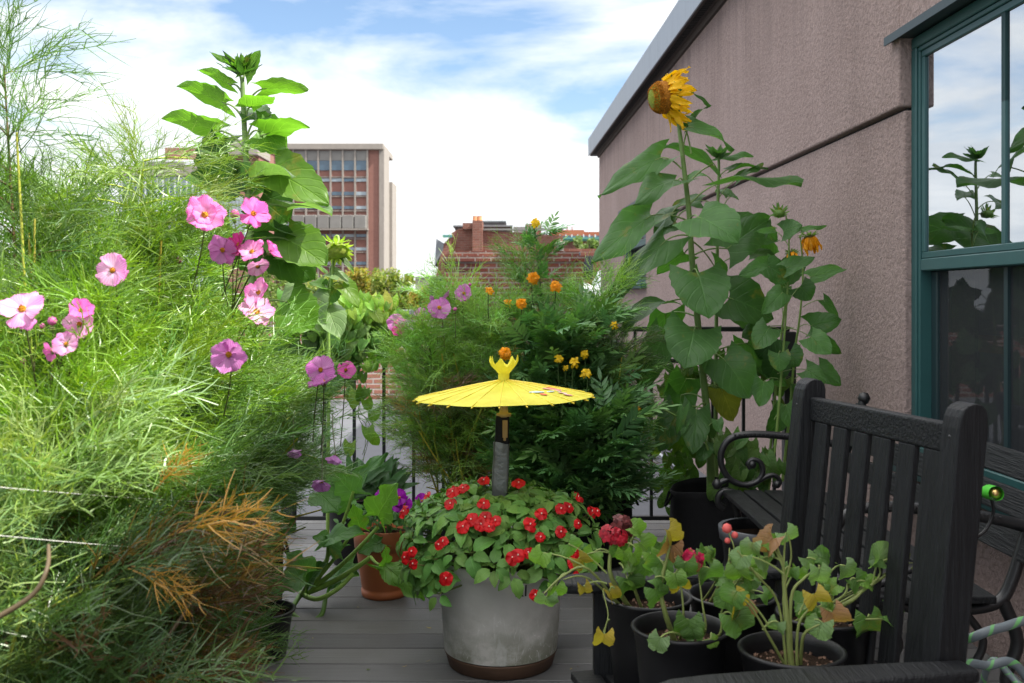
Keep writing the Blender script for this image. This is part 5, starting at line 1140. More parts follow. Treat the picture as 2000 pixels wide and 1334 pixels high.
# narrow green bract behind the petals
pleaf(gl,gs,None,(1345,178),(1386,208),.05,D,.02,(0,-.6,.8),'ovate',.3,.2,SGd)
gs.build('stem',M['stem'],s1); gl.build('foliage',M['sunleaf'],s1)
# ---- second, unopened right sunflower
D=4.85; s2=sunflower('slimmer unopened sunflower just behind and right of the tallest one',(P(1408,945,D)[0],D,.28)); gs=Geo(); gl=Geo()
tube(gs,smoothline([P(1400,960,D),P(1398,820,D),P(1399,640,D),P(1401,480,D),P(1402,400,D),P(1404,330,D),P(1403,306,D)],5),.011,.006,9,c=(.12,.20,.05))
for at,b,t,w_,dD,n,cc,dr in [((1403,335),(1405,312),(1470,306),.07,0,(0,-.5,1),'d',.3),((1403,350),(1425,332),(1498,330),.08,0,(0,-.3,1),'d',.4),((1402,370),(1370,338),(1340,352),.07,0,(0,-.6,.8),'',.3),((1402,390),(1438,352),(1490,322),.08,0,(.1,-.5,.8),'',.3),((1402,430),(1425,385),(1400,372),.10,.1,(.2,-.5,.5),'d',.3),
  ((1401,470),(1440,440),(1515,470),.20,.1,(.3,-.9,.6),'d',.3),((1401,520),(1462,495),(1512,505),.16,.1,(.3,-.6,.8),'d',.3),((1400,560),(1370,540),(1340,580),.14,.1,(0,-1,.4),'d',.3),((1400,600),(1440,600),(1490,640),.2,.1,(.2,-1,.3),'d',.3),((1399,700),(1430,690),(1470,740),.2,.1,(.2,-1,.3),'d',.3),((1398,760),(1340,740),(1310,800),.18,.1,(0,-1,.3),'d',.3),((1402,410),(1368,392),(1318,405),.12,.1,(-.3,-.7,.8),'d',.4)]:
    pleaf(gl,gs,at,b,t,w_,D,dD,n,'heart',dr,.15,CD[cc],pr=.003)
for k in range(9):
    th=k*.7; pleaf(gl,gs,None,(1403,310),(1403+26*math.cos(th),298-16*abs(math.sin(th*1.3))),.028,D,.02*math.sin(th),(0,-.8,.3),'ovate',.2,.3,SG,nl=6,nw=2)
g=Geo(); hb=P(1403,303,D); bract_ring(g,hb,(0,-.2,1),.008,12,.04,.018,SG,.9); g.build('bud',M['leaf'],s2); gs.build('stem',M['stem'],s2); gl.build('foliage',M['sunleaf'],s2)
# ---- small sunflowers right
SM=(.075,.175,.052)
def small_sun(label,D,stem,leaves,r=.0075):
    b=P(stem[0][0],stem[0][1],D); s_=sunflower(label,(b[0],D,b[2])); gs=Geo(); gl=Geo(); tube(gs,smoothline([P(x,y,D) for x,y in stem],5),r,.003,8,c=(.17,.27,.06))
    for (at,b,t,w_,cc) in leaves:
        pleaf(gl,gs,at,b,t,w_,D,rnd.uniform(-.05,.03),(rnd.uniform(-.2,.2),-1,rnd.uniform(.2,.6)),'heart',rnd.uniform(.15,.4),rnd.uniform(.02,.25),{'':SM,'d':SGd,'y':(.12,.14,.03)}[cc],pr=.0022,arch=.02,dB=rnd.uniform(-.06,.06),nl=10,nw=4,lobe=.16) if False else pleaf(gl,gs,at,b,t,w_,D,rnd.uniform(-.05,.03),(rnd.uniform(-.2,.2),-1,rnd.uniform(.2,.6)),'heart',rnd.uniform(.15,.4),rnd.uniform(.02,.25),{'':SM,'d':SGd,'y':(.12,.14,.03)}[cc],pr=.0022,arch=.02,dB=rnd.uniform(-.06,.06),nl=10,nw=4)
    return s_,gs,gl
s3,gs,gl=small_sun('slender small sunflower with a round unopened green bud near the window',4.45,[(1500,960),(1515,860),(1527,720),(1533,640),(1538,560),(1541,470),(1536,425)],
 [((1540,455),(1530,452),(1566,440),.11,''),((1541,470),(1565,450),(1612,443),.035,''),((1540,480),(1512,450),(1477,452),.035,''),((1538,545),(1508,516),(1442,540),.09,''),((1541,520),(1536,523),(1590,503),.085,''),((1536,560),(1500,520),(1540,548),.15,'d'),((1535,590),(1528,571),(1488,612),.105,''),((1535,600),(1562,560),(1584,585),.13,'d'),((1530,650),(1502,640),(1474,682),.13,''),((1530,640),(1583,658),(1622,692),.13,''),((1526,690),(1521,690),(1523,726),.11,''),((1518,730),(1574,722),(1612,748),.11,''),((1520,740),(1492,745),(1482,793),.11,''),((1515,700),(1540,690),(1560,715),.13,'d'),((1512,820),(1535,790),(1546,836),.12,''),((1510,860),(1470,850),(1430,905),.0001,'')][:-1])
g=Geo(); hb=P(1522,417,4.42); lathe(g,[(.0,-.02),(.022,-.015),(.028,0),(.02,.014),(0,.018)],hb,18,c=(.12,.22,.04)); bract_ring(g,hb,(-.2,-.8,.5),.016,16,.034,.012,(.10,.20,.04),.7); bract_ring(g,hb,(-.2,-.8,.5),.008,10,.026,.010,(.25,.28,.03),1.6); g.build('bud',M['leaf'],s3)
tube(gs,bez(P(1536,428,4.45),P(1536,412,4.45),hb,5),.003,.003,6,c=(.17,.27,.06)); gs.build('stem',M['stem'],s3); gl.build('foliage',M['sunleaf'],s3)
def droopy(par,c,n,R,L,m=15,col=(.80,.36,.004)):
    n=nrm(n); a=nrm(np.cross(n,[.1,1,.2])); b=np.cross(n,a); X=np.stack([a,b,n],1)
    g=Geo(); lathe(g,[(0,-R*.5),(R*.8,-R*.35),(R,0),(R*.6,R*.35),(0,R*.4)],c,16,c=(.10,.10,.02),M=X); bract_ring(g,c-n*R*.2,-n,R*.7,14,R*1.3,R*.5,(.08,.15,.03),.3); h=g.build('flower_head',M['leaf'],par)
    g=Geo()
    for k in range(m):
        th=k/m*6.283+rnd.uniform(-.2,.2); d=math.cos(th)*a+math.sin(th)*b; put(g,leaf(L*rnd.uniform(.7,1.1),L*.30,'strap',nl=6,nw=2,fold=rnd.uniform(-.3,.4),droop=rnd.uniform(.2,.9),wave=.06,seed=rnd.random()),c+d*R*.8,nrm(d*.45+n*rnd.uniform(.5,1.1)),d,1,np.array(col)*rnd.uniform(.8,1.15))
    g.build('petals',M['sunpetal'],h)
s4,gs,gl=small_sun('small sunflower with a wilting orange yellow head hanging down against the stucco',4.7,[(1528,940),(1543,800),(1552,690),(1562,620),(1568,540),(1565,480),(1562,462)],
 [((1567,545),(1583,541),(1652,526),.085,''),((1560,640),(1583,636),(1642,625),.13,'d'),((1568,600),(1608,586),(1637,622),.06,'d'),((1556,680),(1590,660),(1640,690),.09,'d'),((1552,740),(1598,720),(1642,752),.12,'d'),((1550,690),(1520,706),(1500,740),.15,'d'),((1560,580),(1530,560),(1520,600),.10,'d'),((1545,790),(1532,800),(1500,850),.12,'d'),((1545,760),(1560,750),(1580,790),.12,'d'),((1538,850),(1560,830),(1578,880),.13,'d'),((1545,640),(1490,640),(1450,660),.12,'d'),((1550,640),(1515,660),(1480,700),.16,'d')])
droopy(s4,P(1581,464,4.68),(.12,-.2,-1),.027,.080); tube(gs,bez(P(1562,464,4.7),P(1572,442,4.7),P(1581,458,4.68),6),.003,.003,6,c=(.17,.27,.06)); gs.build('stem',M['stem'],s4); gl.build('foliage',M['sunleaf'],s4)
s5,gs,gl=small_sun('little sunflower showing a few orange petals behind the leaf between the small ones',4.95,[(1500,930),(1515,760),(1530,620),(1542,540),(1547,500)],[((1530,620),(1510,500),(1480,480),.12,'d'),((1535,600),(1548,520),(1520,560),.14,'d')])
droopy(s5,P(1547,496,4.9),(-.1,-.5,-.8),.02,.055,10); gs.build('stem',M['stem'],s5); gl.build('foliage',M['sunleaf'],s5)
s6,gs,gl=small_sun('weak sidelong sunflower shoot with a tiny orange head by the parasol rim',4.4,[(1385,885),(1370,850),(1330,818),(1290,797),(1255,783)],[((1310,806),(1262,790),(1270,816),.055,''),((1330,818),(1335,795),(1322,848),.05,''),((1350,830),(1345,815),(1330,850),.04,''),((1370,850),(1400,820),(1405,845),.06,'')],.005)
droopy(s6,P(1245,792,4.38),(-.2,-.6,-.8),.017,.035,12); gs.build('stem',M['stem'],s6); gl.build('foliage',M['sunleaf'],s6)

# ------------------------------------------------------------------ left sunflower
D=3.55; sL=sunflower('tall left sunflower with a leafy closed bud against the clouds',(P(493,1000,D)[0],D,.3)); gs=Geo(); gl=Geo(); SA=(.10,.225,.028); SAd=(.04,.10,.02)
tube(gs,smoothline([P(500,1050,D),P(497,800,D),P(493,560,D),P(487,420,D),P(480,300,D),P(475,200,D),P(473,150,D)],6),.0165,.007,12,c=(.15,.25,.07))
LL_=[((474,185),(451,166),(386,137),.055,0,(-.2,.2,1),'',.2),((473,170),(462,130),(410,102),.03,0,(-.2,-.6,.7),'',.1),((476,235),(441,203),(347,170),.09,0,(0,.25,1),'',.25),((478,290),(428,256),(318,232),.10,0,(0,.2,1),'',.2),
((480,310),(449,285),(370,305),.10,.05,(-.2,-.4,.9),'d',.35),((484,370),(452,306),(425,388),.22,.1,(-.35,-1,.1),'d',.25),((482,390),(408,362),(362,352),.12,-.05,(0,-.5,.8),'d',.2),((475,215),(512,174),(600,177),.075,0,(0,.3,1),'',.25),
((474,170),(478,148),(508,98),.05,0,(.5,-.8,.3),'',.1),((478,240),(488,210),(534,190),.085,-.08,(0,-.3,1),'',.2),((480,275),(500,235),(500,212),.10,.12,(.2,-.7,.6),'d',.3),((480,300),(520,262),(603,250),.14,0,(.1,-.2,1),'',.3),((480,280),(503,255),(560,288),.14,.08,(.2,-.9,.4),'',.3),
((483,360),(508,348),(572,345),.11,-.12,(.1,-.2,1),'p',.5),((486,392),(535,335),(640,398),.16,-.05,(.3,-.95,.5),'b',.3),((487,410),(558,405),(646,420),.125,-.1,(.1,-.45,1),'p',.35),((486,400),(508,388),(560,432),.17,.1,(.1,-1,.3),'d',.3),((480,330),(492,335),(497,382),.12,.1,(.2,-1,.2),'d',.2),
((490,470),(500,452),(577,462),.13,.0,(.1,-.5,1),'d',.3),((490,480),(556,466),(636,518),.17,-.03,(.3,-.85,.7),'b',.3),((492,500),(558,512),(638,530),.09,0,(.1,-.3,1),'p',.4),((490,480),(530,480),(612,545),.16,.08,(.2,-1,.3),'d',.3),((488,440),(455,455),(400,520),.16,.1,(-.2,-1,.3),'d',.3),((488,450),(480,470),(520,520),.16,.1,(.1,-1,.3),'d',.3),((492,540),(450,560),(400,620),.16,.1,(-.2,-1,.3),'d',.3),
((494,600),(560,590),(610,640),.16,.05,(.2,-1,.4),'',.3)]
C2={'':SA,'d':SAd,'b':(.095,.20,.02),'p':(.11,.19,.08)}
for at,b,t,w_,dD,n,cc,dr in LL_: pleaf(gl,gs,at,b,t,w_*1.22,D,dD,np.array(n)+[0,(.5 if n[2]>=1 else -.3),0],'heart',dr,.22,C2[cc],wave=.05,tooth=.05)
for k in range(16):
    th=k/16*6.283; r_=rnd.uniform(14,34); pleaf(gl,gs,None,(470,142),(470+r_*1.1*math.cos(th),128-r_*.9*(.55+.5*math.sin(th*2.3+1))),.03,D,.04*math.sin(th),(rnd.uniform(-.5,.5),-.8,.3),'ovate',.1,.35,SA if k%2 else SAd,nl=6,nw=2)
g=Geo(); bract_ring(g,P(471,140,D),(0,-.2,1),.01,16,.06,.024,SA,1.1); bract_ring(g,P(471,132,D),(0,-.2,1),.004,9,.05,.02,(.10,.19,.05),2.0); bract_ring(g,P(472,146,D),(0,-.2,1),.016,12,.07,.026,SAd,.6); g.build('bud',M['leaf'],sL)
gs.build('stem',M['stem'],sL); gl.build('foliage',M['sunleaf'],sL)
D=4.3; sn=sunflower('small sunflower with a nodding green head rising from the vine on the railing',(P(640,700,D)[0],D,.3)); gs=Geo(); gl=Geo()
tube(gs,smoothline([P(640,1050,D),P(642,700,D),P(640,610,D),P(648,540,D),P(652,500,D),P(652,470,D),P(655,462,D)],6),.008,.005,9,c=(.22,.36,.08))
PLc=(.13,.21,.08)
for at,b,t,w_,dD,n,cc in [((650,520),(644,533),(682,556),.09,0,(.1,-.6,1),PLc),((648,545),(640,560),(604,552),.09,0,(0,-.5,1),SA),((648,548),(650,560),(640,590),.11,.05,(.1,-1,.3),SAd),((642,590),(606,585),(640,632),.0,0,(0,-1,.4),PLc),((645,580),(610,575),(625,650),.17,-.08,(-.3,-.8,.8),PLc),((643,600),(638,600),(662,662),.15,-.1,(.1,-.7,.9),PLc),((642,592),(585,560),(548,590),.11,0,(-.2,-.7,.9),PLc),((646,560),(668,555),(700,600),.10,0,(.3,-.8,.7),(.12,.22,.03)),((650,500),(664,500),(690,535),.03,0,(.3,-.5,.7),PLc)]:
    if w_>0: pleaf(gl,gs,at,b,t,w_,D,dD,n,'heart',.35,.15,cc,pr=.0035)
g=Geo(); hb=P(657,489,D-.02); lathe(g,[(0,-.035),(.035,-.03),(.052,-.005),(.045,.02),(.02,.035),(0,.037)],hb,26,c=(.30,.36,.06)); bract_ring(g,hb,(.25,-.5,-.7),.035,22,.05,.024,(.26,.33,.07),.5); bract_ring(g,hb,(.25,-.5,-.7),.02,14,.045,.02,(.32,.38,.08),1.2)
bract_ring(g,hb+np.array([0,0,.03]),(0,0,1),.02,9,.05,.02,(.25,.36,.05),.5); g.build('flower_head',M['leaf'],sn)
tube(gs,bez(P(655,462,D),P(664,455,D),P(660,480,D-.02),6),.005,.006,8,c=(.25,.38,.08)); gs.build('stem',M['stem'],sn); gl.build('foliage',M['sunleaf'],sn)

# ------------------------------------------------------------------ vines (morning glory) on the railing
def vine(label,path,n,rngL,D,spreadpx,col,group,dangly=0,seedrng=1,face=(0,-1,.45),fl=(),name='climbing_vine'):
    c=P(path[0][0],path[0][1],D); t_=thing(name,label,'vine',c,group); gs=Geo(); gl=Geo()
    for k in range(dangly or 6):
        ps=[P(x+rnd.uniform(-spreadpx,spreadpx),y+rnd.uniform(-spreadpx,spreadpx)*.8,D+rnd.uniform(-.06,.06)) for x,y in path]; tube(gs,smoothline(ps,6),.0020,.0014,5,c=(.09,.13,.04))
    path=np.array(path,float)
    for k in range(n):
        s=rnd.random()*(len(path)-1); i=min(int(s),len(path)-2); q_=path[i]+(path[i+1]-path[i])*(s-i)+np.array([rnd.gauss(0,spreadpx),rnd.gauss(0,spreadpx*.75)])
        p=P(q_[0],q_[1],D+rnd.uniform(-.14,.05)); L=rnd.uniform(*rngL); d=nrm([rnd.uniform(-.7,.7),rnd.uniform(-.3,.2),-1]); nn=nrm(np.array(face)+rv(-.4,.4)); d=nrm(d-nn*(d@nn)*.7)
        put(gl,leaf(L,L*.92,'heart',nl=8,nw=3,fold=rnd.uniform(-.1,.35),droop=rnd.uniform(.1,.6),wave=.03,seed=rnd.random(),lobe=.22),p,d,nn,1,np.array(col)*rnd.uniform(.7,1.3)*np.array([rnd.uniform(.9,1.3),1,1]))
        tube(gs,bez(p+np.array([rnd.uniform(-.02,.02),.03,-.03]),p+np.array([0,.0,.03]),p,5),.0014,.0012,4,c=(.12,.18,.05))
    for f in fl:
        cosmos_flower(t_,P(f[0],f[1],D-.15),nrm(f[2]),f[3],f[4],False,6,.3)
    gs.build('stem',M['stem'],t_); gl.build('foliage',M['sunleaf'],t_)
VG='heart leaved vines climbing the railing'
vine('heart leaved vine heaped over the left part of the railing',[(575,600),(620,640),(660,630),(700,650),(740,655),(775,672)],300,(.045,.08),5.0,26,(.10,.225,.04),VG,fl=[(772,630,(0,-1,.2),.085,LIL),(785,634,(.1,-1,.1),.07,PINK)] )
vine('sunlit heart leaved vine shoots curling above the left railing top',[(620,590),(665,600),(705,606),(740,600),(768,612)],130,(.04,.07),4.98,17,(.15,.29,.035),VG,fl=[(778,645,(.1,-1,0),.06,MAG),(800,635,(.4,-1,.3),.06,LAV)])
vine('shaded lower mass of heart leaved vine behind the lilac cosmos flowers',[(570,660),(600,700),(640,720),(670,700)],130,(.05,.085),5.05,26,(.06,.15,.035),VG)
vine('trailing vine shoot with few leaves hanging down a railing bar near the squash',[(695,705),(705,760),(688,800),(712,845),(700,900)],15,(.05,.07),4.95,15,(.09,.19,.025),VG,dangly=3)
vine('single pale yellow green heart leaf shoot standing up over the railing',[(735,582),(742,580),(748,584)],3,(.085,.095),5.0,3,(.24,.30,.05),VG,dangly=2,face=(0,-.7,.8))
vine('vine with hanging shoots left of the tall grow bag',[(1305,800),(1300,860),(1318,900),(1325,940),(1320,985)],46,(.045,.075),4.95,20,(.06,.135,.022),VG,dangly=7)
vine('second strand of vine covering the bar beside the tall grow bag',[(1340,860),(1335,900),(1345,940),(1338,980)],22,(.045,.075),4.98,10,(.055,.125,.022),VG,dangly=4)
vine('vine tangled on the wire of the right railing behind the sunflower stems',[(1300,760),(1345,720),(1390,730),(1440,700),(1490,720),(1540,750)],60,(.045,.075),5.05,22,(.045,.105,.02),VG,dangly=9)
vine('round leaved vine low behind the bench arm scroll',[(1415,850),(1440,880),(1470,900),(1490,920),(1430,935)],60,(.05,.08),4.4,24,(.05,.12,.025),VG,dangly=6)
# ------------------------------------------------------------------ squash
sq=thing('squash_plant','squash plant with thick pale stalks and big lobed leaves sprawling over the deck','squash plant',P(590,1180,3.95)*np.array([1,1,0])); gs=Geo(); gl=Geo()
SQ=(.075,.175,.05); SQb=(.11,.25,.035); pc=(.20,.33,.06); hub=P(588,1160,3.9)
for to,ct,r in (((724,1088),(660,1140),.0135),((738,1030),(650,1130),.011),((640,1050),(650,1120),.011),((700,1020),(640,1120),.009),((690,960),(650,1100),.009),((600,1140),(590,1160),.008)):
    tube(gs,bez(hub,P(ct[0],ct[1],3.85),P(to[0],to[1],3.8),10),r,r*.65,10,c=pc)
tube(gs,smoothline([hub,P(570,1195,3.8),P(600,1215,3.75),P(628,1200,3.78),P(636,1165,3.85)],6),.010,.009,10,c=(.10,.2,.04)); tube(gs,smoothline([hub,P(620,1170,3.8),P(660,1150,3.8),P(690,1120,3.82)],6),.010,.008,10,c=pc)
tube(gs,smoothline([P(724,1088,3.8),P(735,1100,3.75),P(752,1106,3.7)],5),.007,.005,8,c=pc)
for b,t,w_,Dd,n,cc,dr in (((752,1106),(826,1172),.15,3.68,(-.2,-.6,.8),SQb,.3),((752,1106),(752,1065),.10,3.7,(.5,-.6,.2),SQb,.2),((738,1008),(775,945),.22,3.72,(-.2,-1,.3),SQb,.25),((703,1030),(690,985),.13,3.78,(0,-1,.5),SQb,.3),((640,1052),(712,1045),.18,3.75,(0,-.5,1),SQ,.3),((665,1075),(612,1050),.2,3.8,(0,-.6,.9),SQ,.3),((690,965),(640,905),.22,3.95,(-.2,-1,.4),SQ,.3),((690,950),(755,885),.14,4.2,(.1,-.8,.7),SQ,.3),((680,985),(650,960),.2,4.1,(0,-.9,.6),(.05,.13,.03),.3),((600,1120),(560,1080),.18,3.7,(-.1,-.8,.7),SQ,.4),((590,1130),(520,1150),.18,3.6,(-.3,-.8,.6),SQ,.4),((600,1140),(640,1100),.15,3.8,(0,-.7,.8),(.05,.13,.03),.3),((640,1130),(700,1125),.18,3.95,(0,-.5,.9),SQ,.4),((530,1190),(560,1232),.16,3.45,(0,-.6,.9),(.06,.14,.03),.4),((560,1010),(530,1060),.17,3.5,(0,-.9,.4),SQ,.3),((620,960),(660,1000),.2,3.9,(0,-.8,.6),SQ,.3),((690,1100),(640,1160),.13,3.95,(0,-.4,1),SQ,.3),((745,1060),(700,1080),.12,3.9,(0,-.8,.5),SQ,.3)):
    pleaf(gl,gs,None,b,t,w_*.70,Dd,-.04,n,'lobed',dr,.15,cc,wave=.06,tooth=.03,nl=30,nw=7)
gs.build('stem',M['stem'],sq); gl.build('foliage',M['sunleaf'],sq)
# strap leaved plant + petunias
st=thing('strap_leaf_plant','dark green plant with pointed strap leaves behind the purple petunias','leafy plant',P(730,960,4.5)); gl=Geo(); gs=Geo()
for k in range(74):
    b=P(722+rnd.uniform(-34,46),955+rnd.uniform(-14,22),4.45+rnd.uniform(-.1,.1)); a_=rnd.uniform(-1.2,1.2); L=rnd.uniform(.10,.17)
    put(gl,leaf(L,L*.26,'ovate',nl=8,nw=2,fold=.3,droop=rnd.uniform(.1,.8),wave=.02,seed=rnd.random()),b,nrm([math.sin(a_)*1.1,rnd.uniform(-.5,.4),math.cos(a_)*.9]),(0,-.8,.6),1,np.array((.045,.115,.035))*rnd.uniform(.7,1.3))
tube(gs,[P(700,1010,4.5),P(725,955,4.45)],.008,.006,8,c=(.1,.15,.05)); gs.build('stem',M['stem'],st); gl.build('foliage',M['leaf'],st)
pt=thing('petunia','purple petunias with small green leaves in the terracotta coloured pot','petunia',TC+np.array([0,0,.25])); gl=Geo(); gs=Geo()
for k in range(260):
    b=P(762+rnd.gauss(0,36),1008+rnd.gauss(0,15),3.98+rnd.uniform(-.1,.1)); L=rnd.uniform(.022,.042); put(gl,leaf(L,L*.55,'ovate',nl=5,nw=1,fold=.2,droop=.4),b,nrm(rv()+np.array([0,-.3,.4])),nrm(rv()*.5+np.array([0,-.6,1])),1,np.array((.06,.16,.035))*rnd.uniform(.7,1.4))
for k in range(14): tube(gs,bez(TC+np.array([rnd.uniform(-.05,.05),rnd.uniform(-.05,.05),.25]),TC+np.array([rnd.uniform(-.06,.06),-.02,.32]),P(762+rnd.uniform(-45,55),995+rnd.uniform(-20,15),3.95),6),.002,.0012,4,c=(.1,.18,.04))
for x,y,s in ((750,972,.030),(780,972,.034),(790,984,.030),(824,978,.028),(778,985,.03),(744,968,.024)):
    cosmos_flower(pt,P(x,y,3.82),nrm([rnd.uniform(-.3,.3),-1,.4]),s*1.9,(.40,.01,.50),False,5,.12)
gs.build('stem',M['stem'],pt); gl.build('foliage',M['leaf'],pt)

# ------------------------------------------------------------------ geraniums in nursery pots on the armchair
GP=[((.345,2.035),'nearest left black pot of wilting geranium at the front of the armchair seat'),((.305,2.245),'black pot of dark red geranium beside the far armrest'),((.535,1.905),'black pot with a thick stemmed geranium and visible bark chips beside the near armrest'),((.50,2.26),'black pot of geranium in the back middle of the armchair seat'),((.665,2.12),'black pot of geranium against the armchair back slats')]
RP=.094; HP=.205
for (xy,l) in GP: nursery(np.array([xy[0],xy[1],.329]),RP,HP,l,rim=.006)
GL=(.085,.175,.04); GY=(.34,.26,.035); GBr=(.24,.13,.06); GGr=(.14,.23,.09)
def geranium(label,pot,D,stems,leaves,blooms=(),buds=()):
    t_=thing('geranium',label,'geranium',(pot[0],pot[1],.5),'geraniums on the armchair seat'); gs=Geo(); gl=Geo(); gd=Geo()
    for s in stems:
        pts=[np.array([pot[0]+s[0][0],pot[1]+s[0][1],.495])]+[P(x,y,D+dd) for x,y,dd in s[1:-1]]; r=s[-1]; tube(gs,smoothline(pts,5),r,r*.45,8,c=(.20,.24,.07))
    for (at,c_,t,sz,cc,dd) in leaves:
        B=P(c_[0],c_[1],D+dd); d=P(t[0],t[1],D+dd-.01)-B; 
        if at is not None: tube(gs,bez(P(at[0],at[1],D+dd*.6),(P(at[0],at[1],D+dd*.6)+B)/2+np.array([0,0,.015]),B,6),.0021,.0016,6,c=(.24,.30,.09))
        col={'g':GL,'y':GY,'b':GBr,'p':GGr,'l':(.12,.23,.035)}[cc]; crump=1.0 if cc in 'yb' else .75
        sz*=.88; lf=leaf(sz*.62,sz,'round',nl=14,nw=5,fold=rnd.uniform(.05,.35)+.5*(crump>.9),droop=rnd.uniform(.3,.9)*(1+crump*.6),wave=.05+.09*crump,tooth=.03,seed=rnd.random(),curl=rnd.uniform(-.25,.25)*crump)
        sz*=(.7 if cc=='b' else 1); n=np.array([rnd.uniform(-.5,.5),-.7,rnd.uniform(.4,1.0)]); put(gl if cc not in 'yb' else gd,lf,B,d,n,1,np.array(col)*rnd.uniform(.8,1.25))
    for (x,y,dd,sz,nf,cc) in blooms:
        g=Geo()
        for k in range(nf):
            c=P(x,y,D+dd)+uvec()*sz*np.array([1,1,.7]); n=nrm(c-P(x,y,D+dd)+np.array([0,-.02,.01])); a=nrm(np.cross(n,[.1,0,1.])); b=np.cross(n,a); L=rnd.uniform(.009,.015)
            for q_ in range(5): th=q_*1.2566; d=math.cos(th)*a+math.sin(th)*b; put(g,leaf(L,L*.8,'petal',nl=3,nw=1,fold=.1,droop=.5,seed=rnd.random()),c,nrm(d+n*.4),n,1,np.array(cc)*rnd.uniform(.5,1.3))
            tube(g,[c,P(x,y+10,D+dd)],.0009,.0009,4,c=(.15,.08,.05))
        g.build('flower',M['redpetal'],t_)
    for (x,y,dd,r) in buds: bud(gs,P(x,y,D+dd),r,(.55,.09,.08))
    if gd.n: gd.build('withered_leaves',M['sunleaf'],t_)
    gs.build('stem',M['stem'],t_); gl.build('foliage',M['sunleaf'],t_)
def auto(cx,cy,n,sx,sy,cc='g',sz=(.04,.06),at=None):
    return [((at or (cx,cy+30)),(cx+rnd.uniform(-sx,sx),cy+rnd.uniform(-sy,sy)),)+((cx+rnd.uniform(-sx,sx)*1.3,cy+rnd.uniform(-sy,sy)+26),rnd.uniform(*sz),rnd.choice(cc),rnd.uniform(-.09,.06)) for _ in range(int(n*.6))]
RD=(.34,.006,.02)
geranium('yellowing geranium trailing left over the far armrest with dark red flower clusters',(.275,2.21),2.15,
 [[(0,0),(1195,1130,0),(1192,1080,0),(1196,1055,0),.006],[(-.02,0),(1150,1112,-.02),(1100,1125,-.03),(1062,1160,-.05),.0035],[(-.01,0),(1180,1150,0),(1188,1200,-.03),(1178,1235,-.04),.0022],[(-.01,0),(1150,1130,0),(1100,1132,0),.003],[(.02,0),(1225,1100,0),(1240,1040,0),.004]],
 [((1185,1120),(1110,1062),(1135,1095),.06,'g',0),((1150,1112),(1060,1080),(1040,1110),.055,'l',-.02),((1100,1125),(1068,1165),(1060,1215),.06,'p',-.04),((1105,1120),(1085,1145),(1090,1190),.05,'l',-.03),((1185,1140),(1140,1145),(1150,1172),.035,'y',-.02),((1192,1080),(1160,1078),(1145,1100),.05,'l',0),((1192,1080),(1130,1090),(1150,1112),.045,'y',0),((1190,1210),(1180,1238),(1176,1268),.05,'y',-.04),((1196,1060),(1215,1060),(1225,1110),.07,'g',0),((1210,1100),(1225,1130),(1240,1165),.075,'g',-.05),((1225,1060),(1255,1090),(1270,1130),.075,'g',-.03),((1225,1060),(1250,1060),(1275,1075),.06,'l',.02),((1240,1050),(1235,1030),(1262,1045),.05,'l',0),((1200,1150),(1190,1155),(1215,1180),.04,'y',0),((1225,1070),(1290,1060),(1300,1090),.05,'g',.05)]+auto(1235,1100,7,45,30,'ggl'),
 [(1190,1045,0,.022,12,RD),(1208,1048,-.01,.018,10,RD),(1222,1030,.02,.020,10,(.12,.02,.02)),(1212,1018,.02,.014,7,(.14,.03,.03))])
geranium('leggy geranium with a single crimson flower and a browned top leaf',(.345,2.035),2.0,
 [[(-.01,0),(1300,1200,0),(1290,1150,0),(1300,1100,0),(1310,1060,0),.006],[(.03,0),(1378,1230,-.02),(1372,1180,-.02),(1362,1100,0),.003],[(.0,.02),(1335,1210,0),(1330,1140,0),(1325,1100,0),.003],[(.03,0),(1405,1240,-.02),(1408,1200,-.02),.004]],
 [((1300,1070),(1305,1035),(1325,1060),.05,'y',0),((1320,1110),(1310,1065),(1300,1095),.05,'b',0),((1330,1120),(1335,1090),(1345,1115),.055,'b',0),((1362,1110),(1350,1095),(1370,1150),.06,'g',0),((1362,1120),(1385,1110),(1398,1150),.065,'g',0),((1330,1150),(1325,1135),(1335,1165),.05,'y',.02),((1300,1120),(1290,1095),(1275,1130),.07,'g',.02),((1300,1110),(1270,1080),(1290,1110),.05,'l',.03),((1290,1150),(1280,1150),(1300,1195),.07,'g',-.02),((1330,1230),(1345,1210),(1345,1250),.07,'g',-.05),((1378,1230),(1350,1225),(1360,1265),.05,'g',-.05),((1330,1240),(1290,1245),(1275,1280),.05,'p',-.07),((1390,1240),(1388,1248),(1400,1262),.035,'l',-.05),((1408,1200),(1425,1160),(1410,1195),.06,'g',-.04),((1408,1205),(1430,1200),(1455,1235),.075,'g',-.05),((1415,1180),(1430,1170),(1445,1200),.06,'y',-.04),((1420,1190),(1450,1185),(1450,1215),.05,'b',-.04)]+auto(1310,1110,5,35,30,'ggl'),
 [(1358,1088,-.01,.016,13,(.42,.008,.06))])
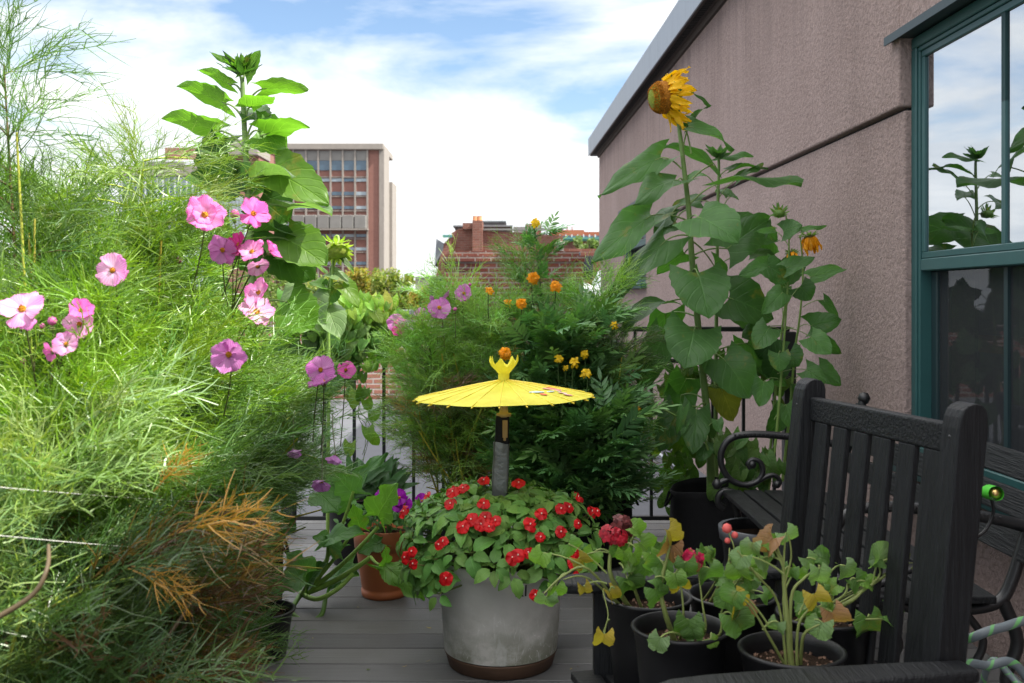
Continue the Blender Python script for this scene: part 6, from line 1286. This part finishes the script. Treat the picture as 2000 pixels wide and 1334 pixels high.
geranium('thick pale stemmed geranium with curled leaves rising beside the near armrest',(.535,1.905),1.9,
 [[(.0,0),(1538,1220,0),(1532,1150,0),(1530,1110,0),.0068],[(-.01,0),(1520,1180,0),(1475,1120,-.02),(1440,1075,-.02),.003],[(-.01,0),(1500,1240,-.02),(1470,1190,-.03),(1450,1170,-.03),.003],[(.01,.0),(1560,1220,0),(1590,1180,.0),(1600,1150,0),.0035],[(0,0),(1545,1170,0),(1570,1130,0),(1600,1110,0),.004],[(.0,0),(1530,1110,0),(1520,1080,0),(1515,1050,0),.003],[(.02,.01),(1570,1240,-.02),(1600,1220,-.03),.004],[(0,0),(1530,1170,0),(1545,1090,0),(1540,1045,0),.003]],
 [((1530,1110),(1535,1040),(1562,1072),.055,'p',0),((1530,1110),(1510,1052),(1480,1080),.06,'b',.0),((1530,1100),(1490,1090),(1520,1120),.055,'p',0),((1530,1120),(1450,1085),(1430,1110),.05,'p',-.02),((1490,1130),(1440,1110),(1445,1150),.055,'l',-.02),((1530,1120),(1545,1110),(1530,1150),.045,'g',.02),((1600,1110),(1600,1110),(1610,1142),.06,'p',0),((1530,1160),(1560,1110),(1560,1130),.04,'l',.03),((1560,1200),(1590,1160),(1605,1190),.055,'y',-.03),((1570,1190),(1625,1195),(1645,1232),.06,'b',-.02),((1580,1220),(1605,1215),(1590,1250),.06,'p',-.03),((1500,1220),(1440,1155),(1420,1180),.06,'g',-.03),((1490,1230),(1520,1215),(1510,1240),.04,'p',0),((1490,1110),(1470,1060),(1460,1090),.05,'p',0),((1530,1110),(1500,1060),(1530,1075),.05,'l',0)],
 [],[(1420,1032,0,.010),(1435,1045,0,.007),(1421,1056,0,.006)])
geranium('small leaved geranium hidden behind the thick stemmed one',(.455,2.30),2.2,
 [[(0,0),(1420,1110,0),(1425,1070,0),.004],[(.02,0),(1470,1110,0),(1480,1090,0),.004],[(-.02,0),(1400,1130,0),(1390,1095,0),.003],[(0,0),(1432,1090,0),(1425,1045,0),(1421,1035,0),.0022]],
 auto(1430,1105,26,60,38,'gggl',(.035,.06),(1430,1150))+auto(1460,1140,8,45,20,'gg',(.03,.045),(1440,1160)))
geranium('spreading geranium with a fan leaf reaching right past the chair slats',(.595,2.15),2.05,
 [[(0,0),(1650,1180,0),(1690,1150,0),(1760,1105,0),.0055],[(0,0),(1620,1170,0),(1612,1120,0),(1610,1100,0),.0035],[(0,0),(1640,1170,0),(1655,1140,0),.004],[(0,0),(1680,1210,-.02),(1740,1210,-.03),.003],[(.02,0),(1704,1140,0),(1715,1100,0),.0035],[(0,0),(1760,1105,0),(1763,1068,0),.0016],[(0,0),(1760,1105,0),(1790,1118,0),.0016]],
 [((1704,1140),(1716,1098),(1725,1060),.075,'p',0),((1760,1105),(1725,1095),(1690,1072),.06,'g',0),((1612,1120),(1612,1095),(1595,1075),.05,'g',0),((1620,1120),(1650,1105),(1660,1120),.06,'p',0),((1612,1120),(1600,1090),(1630,1092),.05,'g',0),((1655,1145),(1670,1130),(1690,1150),.055,'g',0),((1655,1150),(1690,1135),(1712,1145),.04,'l',0),((1700,1210),(1695,1205),(1705,1245),.085,'g',-.02),((1740,1210),(1735,1200),(1785,1235),.075,'g',-.03),((1610,1110),(1575,1090),(1590,1110),.05,'p',0),((1780,1112),(1790,1118),(1795,1130),.02,'b',0),((1600,1190),(1570,1180),(1575,1200),.05,'g',0)]+auto(1600,1160,10,50,25,'ggl',(.035,.055),(1620,1200)),
 [],[(1763,1070,0,.009)])
